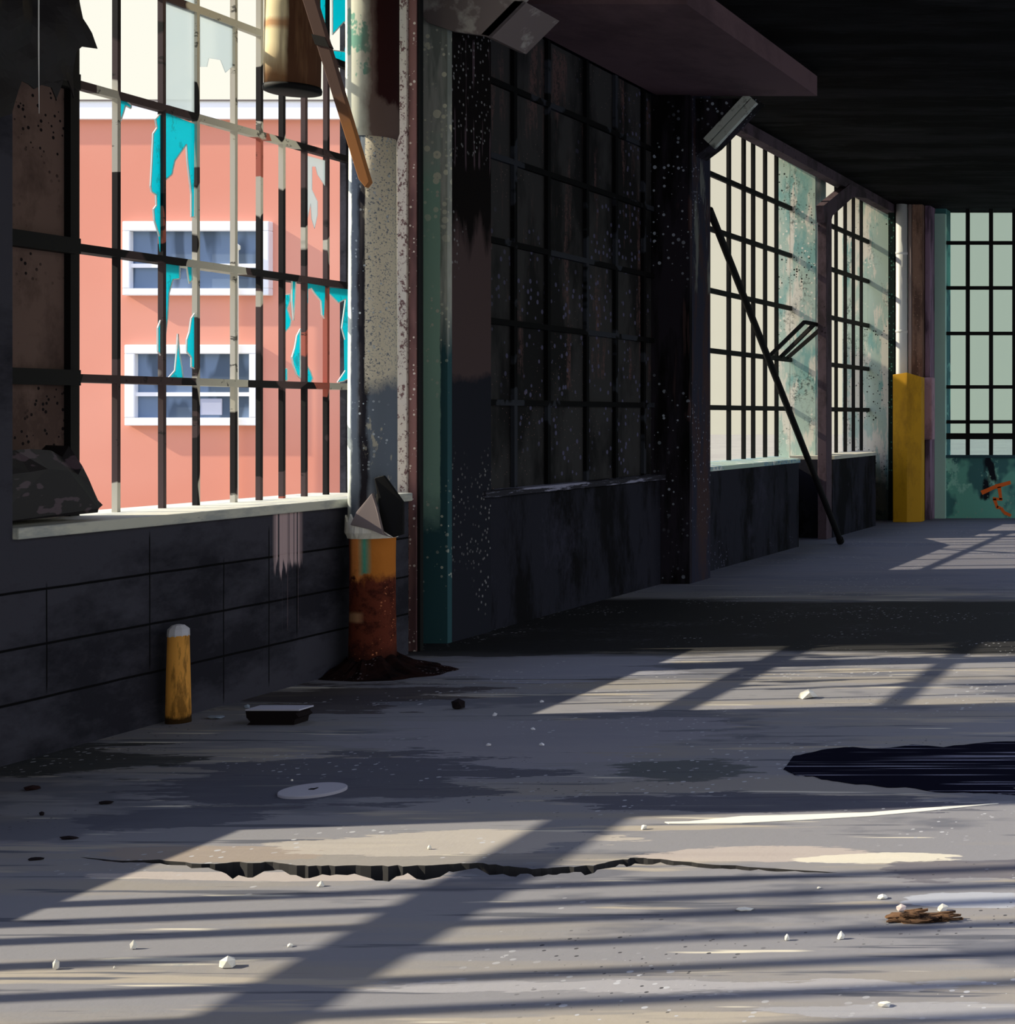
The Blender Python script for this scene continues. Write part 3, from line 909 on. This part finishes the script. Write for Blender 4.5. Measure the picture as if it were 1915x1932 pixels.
rust.over(lin(238, 150, 80), rust.mul(rust.band('Z', 0.60, 1.2, 0.22, (9, 9, 3), 0.02), rust.band('X', -0.075, 0.02, 0.02)))
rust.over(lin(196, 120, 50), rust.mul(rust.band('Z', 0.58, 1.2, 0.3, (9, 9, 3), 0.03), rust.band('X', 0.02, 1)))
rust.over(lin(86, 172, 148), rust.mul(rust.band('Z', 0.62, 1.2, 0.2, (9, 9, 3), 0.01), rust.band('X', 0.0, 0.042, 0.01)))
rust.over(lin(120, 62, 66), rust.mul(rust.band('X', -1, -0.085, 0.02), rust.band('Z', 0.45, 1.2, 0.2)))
rust.over(lin(66, 30, 24), rust.mul(rust.noise(11, 0.48, 0.6, 6, 0.75), rust.band('Z', -1, 0.62, 0.2, 4)))
rust.over(lin(40, 22, 20), rust.band('Z', -1, 0.14, 0.2, 5, 0.05), 0.85)
rust.over(lin(176, 132, 100), rust.mul(rust.band('Z', 0.325, 0.385, 0.05, 5, 0.01), rust.band('X', -0.10, 0.0, 0.02)))
spatter(rust, lin(206, 130, 90), 60, 0.46, 2.0, 0.35)
rust.bump(rust.fac(34, 6, 0.7), 0.5, 0.01)
pipe = tag(empty('pipe', (PX, PY, 0)), 'thick peeling pipe with rusty orange foot standing by the broken window', 'pipe')
c = (PX, PY, 0)
mb = MB(); mb.smooth = True
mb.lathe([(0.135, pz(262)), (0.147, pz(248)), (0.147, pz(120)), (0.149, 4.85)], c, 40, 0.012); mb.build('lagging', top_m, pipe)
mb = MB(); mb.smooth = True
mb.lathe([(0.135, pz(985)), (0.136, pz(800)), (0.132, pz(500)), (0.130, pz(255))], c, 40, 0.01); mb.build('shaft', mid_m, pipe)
mb = MB(); mb.smooth = True
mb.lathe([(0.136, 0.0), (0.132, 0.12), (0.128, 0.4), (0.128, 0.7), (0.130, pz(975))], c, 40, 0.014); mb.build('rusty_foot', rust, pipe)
mb = MB()
mb.lathe([(0.136, pz(1014)), (0.150, pz(1003)), (0.146, pz(978))], c, 40, 0.03, False, 0.035, 5)
o = mb.build('chipped_rim', Mat('white_chipped_rim', lin(244, 240, 228), 0.8), pipe)
sm = o.modifiers.new('thick', 'SOLIDIFY'); sm.thickness = 0.01
mb = MB()                                              # torn metal skin flaring away from the pipe
yt = PY - 0.13
fp = lambda x, y, d=0.0: at_y(x, y, yt) + Vector((0, d, 0))
mb.mi = 0
mb.prism([fp(706, 902), fp(724, 897), fp(757, 948, 0.02), fp(757, 1008, 0.02), fp(742, 1014), fp(714, 996), fp(716, 960)], (0, 0.02, 0))
mb.mi = 1
mb.prism([fp(664, 990, -.02), fp(676, 965, -.02), fp(706, 930, -0.025), fp(716, 958, -0.03), fp(728, 1008, -0.03), fp(742, 1014, -0.02), fp(700, 998, -.025)], (0, 0.02, 0))
mb.build('torn_skin', [M['black'], Mat('brown_grey_skin', lin(134, 122, 122), 0.7)], pipe, 0.003)

mound_m = Mat('rust_flakes_and_soot', lin(40, 24, 22), 0.95, 0.05)
mound_m.over(lin(20, 14, 16), mound_m.noise(6, 0.45, 0.6, 5, 0.7))
spatter(mound_m, lin(120, 110, 116), 50, 0.48, 2.0, 0.4)
mb = MB()
rr = random.Random(4)
n = 44
ring0, ring1, ring2 = [], [], []
for k in range(n):
    t = 2 * math.pi * k / n
    a = 1 + 0.22 * mnoise.noise(Vector((math.cos(t) * 2.2, math.sin(t) * 2.2, 3.1)))
    ring0.append(mb.bm.verts.new((PX + 0.08 + 0.40 * a * math.cos(t), PY + 0.36 * a * math.sin(t), 0.001)))
    ring1.append(mb.bm.verts.new((PX + 0.03 + 0.24 * a * math.cos(t), PY + 0.25 * a * math.sin(t), 0.035 + rr.uniform(-.008, .012))))
    ring2.append(mb.bm.verts.new((PX + 0.143 * math.cos(t), PY + 0.143 * math.sin(t), 0.10 + rr.uniform(-.02, .02))))
for v in ring0 + ring1: v.co.x = max(v.co.x, XF + 0.006)
for r0, r1 in ((ring0, ring1), (ring1, ring2)):
    for k in range(n): mb.face([r0[k], r0[(k + 1) % n], r1[(k + 1) % n], r1[k]])
o = tag(mb.build('debris_mound', mound_m), 'low dark mound of rust flakes around the foot of the pipe', 'debris')

# ------------------------------------------------------------------ hanging lamp and the dangling plank
LY = 8.9
lx = at_y(552, 0, LY).x
shade_m = Mat('tan_shade_stains_and_shading', lin(252, 236, 190), 0.8, 0.1)
shade_m.over(lin(150, 110, 76), shade_m.band('Z', -1, 0.16, 0.14, (5, 5, 1), 0.09))
shade_m.over(lin(190, 130, 84), shade_m.band('Z', 0.33, 0.38, 0.06, (4, 4, 2), 0.015), 0.8)
shade_m.over(lin(96, 66, 48), shade_m.band('X', 0.05, 1, 0.03, (5, 5, 2), 0.01))  # side away from the sun, its shade painted in as brown
shade_m.over(lin(150, 116, 84), shade_m.noise((14, 14, 1.5), 0.54, 0.68, 4, 0.6), 0.5)
lz = CH + (VY - 172) * LY / F
lamp = tag(empty('pendant_lamp', (lx, LY, lz)), 'stained tan cylindrical lampshade hanging in front of the broken window', 'lamp')
mb = MB(); mb.smooth = True
mb.lathe([(0.139, 0.02), (0.141, 0.2), (0.137, 0.45), (0.134, 0.72)], (lx, LY, lz), 40, 0.004, False)
o = mb.build('lamp_shade', shade_m, lamp)
s_ = o.modifiers.new('thick', 'SOLIDIFY'); s_.thickness = 0.006
mb = MB(); mb.smooth = True
mb.lathe([(0.128, -0.012), (0.143, -0.006), (0.146, 0.012), (0.142, 0.026)], (lx, LY, lz), 40, 0.006)
mb.build('bottom_rim', M['black'], lamp)
mb = MB(); mb.smooth = True
mb.lathe([(0.1375, 0.72), (0.12, 0.75), (0.03, 0.80), (0.02, 0.86)], (lx, LY, lz), 32)
mb.build('cap', M['black'], lamp)
mb = MB()
mb.tube([(lx, LY, lz + 0.84), (lx, LY, 4.86)], 0.012)
mb.build('rod', M['black'], lamp)

wood = Mat('weathered_brown_plank', lin(110, 88, 82), 0.85, 0.1)
wood.over(lin(176, 120, 76), wood.band('Z', -3, 0.42, 0.2, 4, 0.12))
wood.over(lin(84, 62, 50), wood.noise((9, 9, 2), 0.56, 0.64, 4, 0.7), 0.6)
pk_y = 8.62
pl = lambda x, y: at_y(x, y, pk_y)
pe = pl(688, 352)
plank = tag(empty('plank', pe), 'long brown wooden plank dangling diagonally beside the tan lampshade', 'plank')
poly = [pl(567, -10), pl(598, -6), pl(697, 343), pl(690, 353), pl(676, 338)]
up0, up1 = pl(567, -10), pl(598, -6)
dirv = (pl(567, -10) - pl(676, 338)).normalized()
k = (4.86 - up0.z) / dirv.z
mb = MB()
mb.prism([up0 + dirv * k, up1 + dirv * k] + [pl(697, 343), pl(689, 354), pl(676, 338)], (0, 0.035, 0))
mb.build('board', wood, plank, 0.004)
mb = MB()
mb.prism([pl(589, 64) + Vector((-.003, -.004, 0)), pl(612, 70) + Vector((.003, -.004, 0)), pl(621, 90) + Vector((.003, -.004, 0)), pl(596, 84) + Vector((-.003, -.004, 0))], (0, 0.043, 0))
mb.build('tape_band', M['black'], plank)

# ------------------------------------------------------------------ black sheet hanging by the pier, cord, heap on the sill
def cloth(poly_px, X, step, seed, amp, name, thick=0.006):
    mb = MB()
    P3 = [at_x(x, y, X) for x, y in poly_px]
    f = mb.face([mb.bm.verts.new(p) for p in P3])
    mb.bm.normal_update(); bmesh.ops.triangulate(mb.bm, faces=[f])
    for _ in range(4):
        mb.bm.normal_update()
        es = [e for e in mb.bm.edges if e.calc_length() > step]
        if not es: break
        bmesh.ops.subdivide_edges(mb.bm, edges=es, cuts=1)
        mb.bm.normal_update(); bmesh.ops.triangulate(mb.bm, faces=mb.bm.faces[:])
    off = Vector((seed * 3.1, 1.7, 2.2))
    for v in mb.bm.verts:
        v.co.x += amp * (mnoise.noise(v.co * 3 + off) + 0.5 * mnoise.noise(v.co * 8 + off))
    return mb
mb = cloth([(-60, -60), (150, -60), (146, 0), (150, 35), (166, 62), (178, 92), (150, 88), (142, 96), (139, 150), (136, 185), (128, 152), (118, 150), (108, 187), (100, 165), (84, 160), (70, 168), (60, 160), (45, 152), (30, 190), (20, 215), (-60, 235)], -5.72, 0.06, 2, 0.03, 'x')
o = mb.build('tarp', tp)
tag(o, 'torn black sheet hanging over the top of the boarded pane', 'tarp')
s_ = o.modifiers.new('thick', 'SOLIDIFY'); s_.thickness = 0.006
cordm = Mat('white_cord', (0.85, 0.85, 0.85), 0.6)
p = at_x(73, 214, -5.60)
mb = MB()
mb.tube([(p.x, p.y, 4.86), (p.x, p.y, p.z + 0.3), (p.x + 0.002, p.y, p.z)], [0.0028, 0.0028, 0.001], 8)
tag(mb.build('cord', cordm), 'thin white cord hanging straight down over the torn black sheet', 'cord')
heap_px = [(-40, 862), (30, 850), (62, 846), (100, 852), (122, 862), (131, 838), (140, 872), (150, 905), (158, 930), (165, 944), (157, 952), (160, 962), (-40, 985)]
mb = MB()
rows = []
for i, dx in enumerate((-0.26, -0.16, -0.06, 0.02)):
    kk = (0.72, 0.98, 1.0, 0.72)[i]
    row = []
    for x, y in heap_px:
        p = at_x(x, y, -5.95)
        z = 1.088 + max(p.z - 1.088, 0.0) * kk + (0.02 * mnoise.noise(Vector((x * .05, i * 1.7, 3))) if p.z > 1.12 else 0)
        row.append(mb.bm.verts.new((-5.90 + dx + 0.03 * mnoise.noise(Vector((x * .06, y * .06, i))), p.y, max(z, 1.088))))
    rows.append(row)
for r0, r1 in zip(rows, rows[1:]):
    for k in range(len(r0)): mb.face([r0[k], r0[(k + 1) % len(r0)], r1[(k + 1) % len(r0)], r1[k]])
mb.face(rows[0][::-1]); mb.face(rows[-1])
mb.bm.normal_update(); bmesh.ops.triangulate(mb.bm, faces=mb.bm.faces[:])
heap_m = Mat('black_plastic', (0.012, 0.010, 0.013), 0.5, 0.35)
heap_m.over(lin(82, 68, 78), heap_m.noise((4, 5, 12), 0.57, 0.59, 3, 0.5))
tag(mb.build('plastic_sheet', heap_m), 'crumpled black plastic sheet heaped on the window sill below the boards', 'plastic sheet')

# ------------------------------------------------------------------ far corner: poles, guard, box
leanp = tag(empty('pole', (-5.39, 19.5, 0)), 'long thin black pole leaning from the floor across the third window', 'pole')
mb = MB()
a = Vector((-5.38, 19.5, 0.03)); b = Vector((-5.60, 15.56, 3.66))
mb.tube([a, b], 0.036, 12)
mb.build('shaft', M['black'], leanp)
mb = MB()
mb.tube([a + (a - b).normalized() * 0.0, a + (b - a).normalized() * 0.06], 0.045, 12)
mb.build('foot', M['black'], leanp)

dgreen = Mat('black_green_spatter', lin(28, 40, 38), 0.85, 0.1)
spatter(dgreen, lin(70, 120, 104), 30, 0.42, 0.6, 0.45)
tag(MB().box(-5.885, -5.795, 23.98, 24.18, 0, 4.72).build('pilaster', dgreen), 'narrow black-green speckled pilaster beside the white pipe in the corner', 'pilaster')
wp = tag(empty('pipe', (-5.69, 24.05, 0)), 'bright white pipe rising behind the yellow column guard', 'pipe')
wpm = Mat('glossy_white_pipe', lin(232, 236, 238), 0.5, 0.3)
mb = MB(); mb.smooth = True
mb.tube([(-5.69, 24.02, 0), (-5.69, 24.02, 4.85)], 0.088, 20)
mb.build('shaft', wpm, wp)
for z in (2.9, 4.1):
    mb = MB(); mb.smooth = True
    mb.lathe([(0.089, z - 0.02), (0.094, z - 0.015), (0.094, z + 0.015), (0.089, z + 0.02)], (-5.69, 24.02, 0), 20)
    mb.build('strap', wpm, wp)
mb = MB(); mb.smooth = True
mb.tube([(-5.56, 24.04, 0), (-5.56, 24.04, 4.85)], 0.036, 14)
tag(mb.build('pipe', Mat('pinkish_grey_pipe', lin(172, 156, 156), 0.7)), 'thin pinkish grey pipe between the white pipe and the brown column', 'pipe')
brn = Mat('brown_corner_column', lin(136, 108, 96), 0.85, 0.1)
brn.over(lin(92, 72, 66), brn.noise((5, 5, 1), 0.46, 0.6, 5, 0.7))
spatter(brn, lin(150, 126, 114), 34, 0.42, 0.6, 0.35)
tag(MB().box(-5.525, -5.365, 24.0, 24.49, 0, 4.85).build('column', brn, None, 0.006), 'speckled brown square column in the corner above the yellow guard', 'column')
prp2 = Mat('muted_plum_column', lin(156, 130, 156), 0.85, 0.1)
prp2.over(lin(90, 74, 92), prp2.noise((6, 6, 0.8), 0.48, 0.6, 4, 0.6))
tag(MB().box(-5.355, -5.275, 24.12, 24.49, 0, 4.85).build('column', prp2, None, 0.006), 'plum column carrying the pink box, left of the end window', 'column')
yel = Mat('yellow_guard_paint', lin(208, 156, 24), 0.6, 0.3)
yel.over(lin(150, 108, 18), yel.noise((3, 3, 1.2), 0.52, 0.7, 5, 0.7), 0.7)
spatter(yel, lin(96, 70, 20), 40, 0.5, 0.8, 0.3)
gx0, gx1, gy = -5.72, -5.30, 23.55
mb = MB()
gz = [2.235, 2.262, 2.262, 2.20]
ring = [(gx0, gy + 0.30), (gx0, gy + 0.03), (gx0 + 0.22, gy), (gx1, gy + 0.08), (gx1, gy + 0.30)]
zt = [2.24, 2.225, 2.26, 2.19, 2.19]
lo = [mb.bm.verts.new((x, y, 0)) for x, y in ring]
hi = [mb.bm.verts.new((x, y, z)) for (x, y), z in zip(ring, zt)]
mb.face(lo[::-1]); mb.face(hi)
for k in range(5): mb.face([lo[k], lo[(k + 1) % 5], hi[(k + 1) % 5], hi[k]])
tag(mb.build('column_guard', yel, None, 0.008), 'tall yellow steel column guard standing in the far corner', 'column guard')
pbox = Mat('dusty_pink_box', lin(186, 150, 166), 0.75, 0.2)
pbox.over(lin(150, 118, 134), pbox.noise((5, 5, 2), 0.48, 0.62, 4, 0.6))
eb = tag(empty('electrical_box', (-5.30, 24.0, 1.24)), 'dusty pink electrical box on the plum column beside the yellow guard', 'electrical box')
mb = MB(); mb.box(-5.41, -5.20, 23.92, 24.12, 1.24, 2.19); mb.build('body', pbox, eb, 0.008)
mb = MB(); mb.box(-5.395, -5.215, 23.905, 23.92, 1.26, 2.17); mb.build('door', pbox, eb, 0.005)

# ------------------------------------------------------------------ bollard
bol_m = Mat('yellow_bollard_paint', lin(226, 160, 74), 0.75, 0.15)
bol_m.over(lin(120, 84, 36), bol_m.noise((16, 16, 3), 0.50, 0.60, 5, 0.7), 0.8)
bol_m.over(lin(70, 50, 24), bol_m.band('Z', -1, 0.035, 0.06, 14, 0.008))
bp = Vector((-5.715, 8.17, 0))
bo = tag(empty('bollard', bp), 'short yellow bollard with pale grey cap against the dark block wall', 'bollard')
mb = MB(); mb.smooth = True
mb.lathe([(0.058, 0.0), (0.055, 0.15), (0.052, 0.3), (0.048, 0.455)], bp, 28)
mb.build('post', bol_m, bo)
mb = MB()
mb.lathe([(0.0495, 0.45), (0.0505, 0.462), (0.049, 0.488), (0.028, 0.508), (0.008, 0.513)], bp, 10, 0.03)
mb.build('cap', Mat('pale_concrete_cap', lin(198, 198, 208), 0.85), bo)

# ------------------------------------------------------------------ things lying on the floor
pc = on_floor(590, 1494)
mc = tag(empty('floor_plate', (pc.x, pc.y, 0)), 'round pale grey metal plate lying on the shadowed floor', 'floor plate')
mb = MB()
mb.lathe([(0.128, 0.0), (0.128, 0.009), (0.125, 0.012)], (pc.x, pc.y, 0), 48)
mb.build('disc', Mat('pale_grey_plate', lin(168, 167, 178), 0.7), mc)
mb = MB()
mb.box(pc.x - 0.012, pc.x + 0.012, pc.y - 0.012, pc.y + 0.008, 0.0122, 0.0145)
mb.box(pc.x + 0.004, pc.x + 0.012, pc.y - 0.012, pc.y + 0.02, 0.0122, 0.0145)
mb.build('handle_slot', M['black'], mc)

p = on_floor(513, 1368)
db = tag(empty('broken_block', (p.x, p.y, 0)), 'dark broken block with pale top edge lying left of the rusty pipe', 'block')
s8 = p.y / F
mb = MB()
w = 48 * s8
mb.prism([(p.x - w, p.y, 0), (p.x + w * 0.86, p.y, 0), (p.x + w * 0.9, p.y, 10 * s8), (p.x + w * 1.05, p.y, 15 * s8), (p.x + w * 0.94, p.y, 21 * s8), (p.x + w, p.y, 27 * s8), (p.x - w * 1.04, p.y, 27 * s8), (p.x - w * 1.0, p.y, 14 * s8), (p.x - w * 0.85, p.y, 6 * s8)], (0, 0.12, 0))
mb.build('body', Mat('dark_brown_block', lin(24, 16, 18), 0.9), db)
mb = MB()
mb.box(p.x - w * 1.04, p.x + w * 1.08, p.y - 0.002, p.y + 0.12, 27 * s8, 29.5 * s8)
mb.build('top_edge', Mat('pale_edge', lin(190, 190, 206), 0.8), db)

dust = Mat('white_plaster', (0.80, 0.78, 0.70), 0.9, 0.05)
dustc = Mat('cool_white_plaster', (0.72, 0.73, 0.80), 0.9, 0.05)
darkc = Mat('dark_rubble', (0.018, 0.014, 0.016), 0.9, 0.05)
greyc = Mat('blue_grey_flake', lin(146, 160, 178), 0.9, 0.05)
def lump(px, py, w, h, mat, label, name='plaster_chip', cat='plaster chip', seed=0, deep=0.7, sub=1):
    p = on_floor(px, py + h * 0.45)
    s = p.y / F
    mb = MB()
    sz = h * s * 0.62
    w *= 0.92
    mb.rock((p.x, p.y, 0.0), w * s / 2, w * s / 2 * deep, sz, seed, sub, 0.5)
    zmin = min(v.co.z for v in mb.bm.verts)
    for v in mb.bm.verts: v.co.z -= zmin - 0.0005
    grp = {'plaster chip': 'plaster chips scattered on the floor', 'rubble': 'dark rubble on the floor', 'paint flake': 'pale flakes by the block wall'}.get(cat)
    return tag(mb.build(name, mat), label, cat, grp)
lump(865, 1327, 31, 24, darkc, 'fist-sized dark rubble chunk right of the pipe foot', 'rubble', 'rubble', 11)
lump(408, 1353, 40, 5, greyc, 'flat blue-grey flake between yellow bollard and dark block', 'paint_flake', 'paint flake', 12)
lump(467, 1333, 15, 7, greyc, 'small pale flake just behind the dark broken block', 'paint_flake', 'paint flake', 13)
lump(1022, 1323, 10, 5, dustc, 'tiny white chip on shadowed floor, nearest the far sunlit patch', seed=14)
lump(933, 1348, 10, 6, dustc, 'tiny white chip on shadowed floor, right of the dark rubble chunk', seed=15)
lump(1006, 1375, 10, 5, dustc, 'tiny white chip below the left tip of the far sunlit patch', seed=16)
lump(921, 1405, 12, 6, dustc, 'white chip on shadowed floor, left of its level neighbour', seed=17)
lump(1022, 1404, 11, 6, dustc, 'white chip on shadowed floor, right of its level neighbour', seed=18)
lump(1525, 1309, 42, 18, dust, 'largest white plaster block, on the far sunlit patch between rail shadows', 'plaster_block', 'plaster block', 19)
lump(105, 1820, 16, 20, dust, 'white plaster chip nearest the left edge of the near sunlit floor', seed=20)
lump(252, 1784, 16, 15, dust, 'two-toned white chip on the near sunlit floor at left', seed=21)
lump(430, 1815, 34, 22, dust, 'biggest white chip left of the wide diagonal shadow', seed=22)
lump(547, 1783, 15, 7, dust, 'pointed little white chip close to the wide diagonal shadow', seed=23)
lump(606, 1668, 18, 10, dust, 'white chip just below the long crack at left', seed=24)
lump(810, 1599, 10, 8, dust, 'lone white crumb above the middle of the long crack', seed=25)
lump(1215, 1560, 14, 11, dust, 'white chip right of the diagonal shadow above the crack', seed=26)
lump(1545, 1675, 10, 4, dust, 'white crumb below the right end of the long crack', seed=27)
lump(1665, 1692, 26, 9, dust, 'white chip just left above the brown debris clump', seed=28)
lump(1405, 1715, 42, 6, dust, 'long flat cream chip on the floor left of the debris clump', seed=29, deep=0.5)
lump(1485, 1768, 13, 14, dust, 'rounded white chip, left one of the pair below the debris clump', seed=30)
lump(1587, 1766, 18, 13, dust, 'rounded white chip, right one of the pair below the debris clump', seed=31)
lump(1668, 1893, 30, 12, dust, 'flat white chip nearest the bottom right corner', seed=32)
lump(216, 1825, 5, 5, dust, 'smallest white crumb on the near sunlit floor at left', seed=33)
lump(551, 1472, 6, 4, dust, 'white crumb on the floor just behind the round plate', seed=34)
lump(79, 1535, 10, 8, darkc, 'round black crumb near the left edge of the shadowed floor', 'rubble', 'rubble', 35)
lump(200, 1514, 34, 6, darkc, 'flat black sliver farthest along the shadowed floor at left', 'rubble', 'rubble', 36, 0.4)
lump(130, 1580, 38, 6, darkc, 'flat black sliver in the middle of the shadowed floor at left', 'rubble', 'rubble', 37, 0.4)
lump(67, 1620, 36, 5, darkc, 'flat black sliver nearest the camera on the shadowed floor at left', 'rubble', 'rubble', 38, 0.4)
lump(62, 1486, 34, 9, Mat('dark_red_rubble', lin(44, 26, 28), 0.9), 'dark reddish lump by the foot of the block wall at left', 'rubble', 'rubble', 39)

# brown clump at the right with pale pieces on it
p = on_floor(1745, 1742)
s = p.y / F
cl_m = Mat('brown_fibrous_debris', lin(112, 86, 66), 0.95, 0.05)
cl_m.over(lin(40, 30, 26), cl_m.noise((20, 20, 60), 0.5, 0.58, 4, 0.7))
mb = MB()
rr = random.Random(8)
for k in range(46):
    t = rr.uniform(-1, 1)
    x = p.x + t * 62 * s - 6 * s
    y = p.y + rr.uniform(0, 0.05)
    z = 0.006 + rr.uniform(0, 1) * 16 * s * (1 - t * t) ** 0.5
    L = rr.uniform(16, 40) * s
    mb.bar((x - L / 2, y, max(0.004, z - rr.uniform(0, .004))), (x + L / 2, y + rr.uniform(-.02, .02), max(0.004, z - rr.uniform(-.004, .006))), rr.uniform(.005, .012), rr.uniform(.003, .008))
mb.rock((p.x - 14 * s, p.y + 0.02, -0.004), 55 * s, 0.03, 11 * s, 3, 3, 0.5)
dc = tag(mb.build('debris_clump', cl_m), 'ragged clump of brown fibrous debris on the floor at the right', 'debris')
lump(1700, 1713, 22, 12, Mat('pinkish_plaster', lin(232, 214, 206), 0.9), 'pinkish chip leaning against the left end of the brown debris clump', seed=40)
lump(1778, 1713, 22, 12, dust, 'white chip behind the right half of the brown debris clump', seed=41)

# dark puddle at the right
pud = Mat('dark_puddle_water', (0.008, 0.008, 0.015), 0.4, 0.0)
pud.over((0.30, 0.30, 0.40), pud.mul(pud.noise((0.5, 34, 1), 0.57, 0.62, 2, 0.5), pud.noise((1.2, 3, 1), 0.42, 0.55, 2)))  # pale window reflections painted into the colour as streaks
pud.over((0.85, 0.8, 0.7), pud.noise((2.2, 30, 1), 0.76, 0.77, 2, 0.5, (3, 4, 0)))  # brighter reflection glints, painted too
pud.bump(pud.fac((0.6, 26, 1), 3, 0.5), 0.25, 0.01)
out = [(1478, 1452), (1500, 1425), (1560, 1414), (1660, 1412), (1780, 1408), (1900, 1400), (2050, 1404), (2110, 1440), (2060, 1490), (1915, 1500), (1800, 1494), (1690, 1486), (1600, 1478), (1540, 1468), (1500, 1462)]
fine = []
for (x0, y0), (x1, y1) in zip(out, out[1:] + out[:1]):
    for k in range(6):
        t = k / 6
        x = x0 + (x1 - x0) * t
        fine.append((x, y0 + (y1 - y0) * t + 5 * mnoise.noise(Vector((x * 0.02, y0 * 0.1, 1))) + 2 * mnoise.noise(Vector((x * 0.11, y0, 3)))))
ring = [on_floor(x, y) for x, y in fine]
mb = MB()
mb.prism([(q.x, q.y, 0.0005) for q in ring], (0, 0, 0.003))
tag(mb.build('puddle', pud), 'dark puddle of water on the shadowed floor at the right', 'puddle')

mb = MB()  # thin white strip laid flat on the floor
up = [(1254, 1552), (1300, 1551), (1400, 1541), (1520, 1538), (1640, 1534), (1740, 1526), (1880, 1517)]
dn = [(1884, 1517), (1740, 1532), (1640, 1541), (1520, 1548), (1400, 1554), (1300, 1555), (1262, 1555)]
mb.prism([(q.x, q.y, 0.0005) for q in [on_floor(*t) for t in up + dn]], (0, 0, 0.003))
tag(mb.build('white_streak', Mat('white_streak_surface', (0.80, 0.78, 0.70), 0.8)), 'long thin curved white streak along the top of the near sunlit floor', 'paint streak')
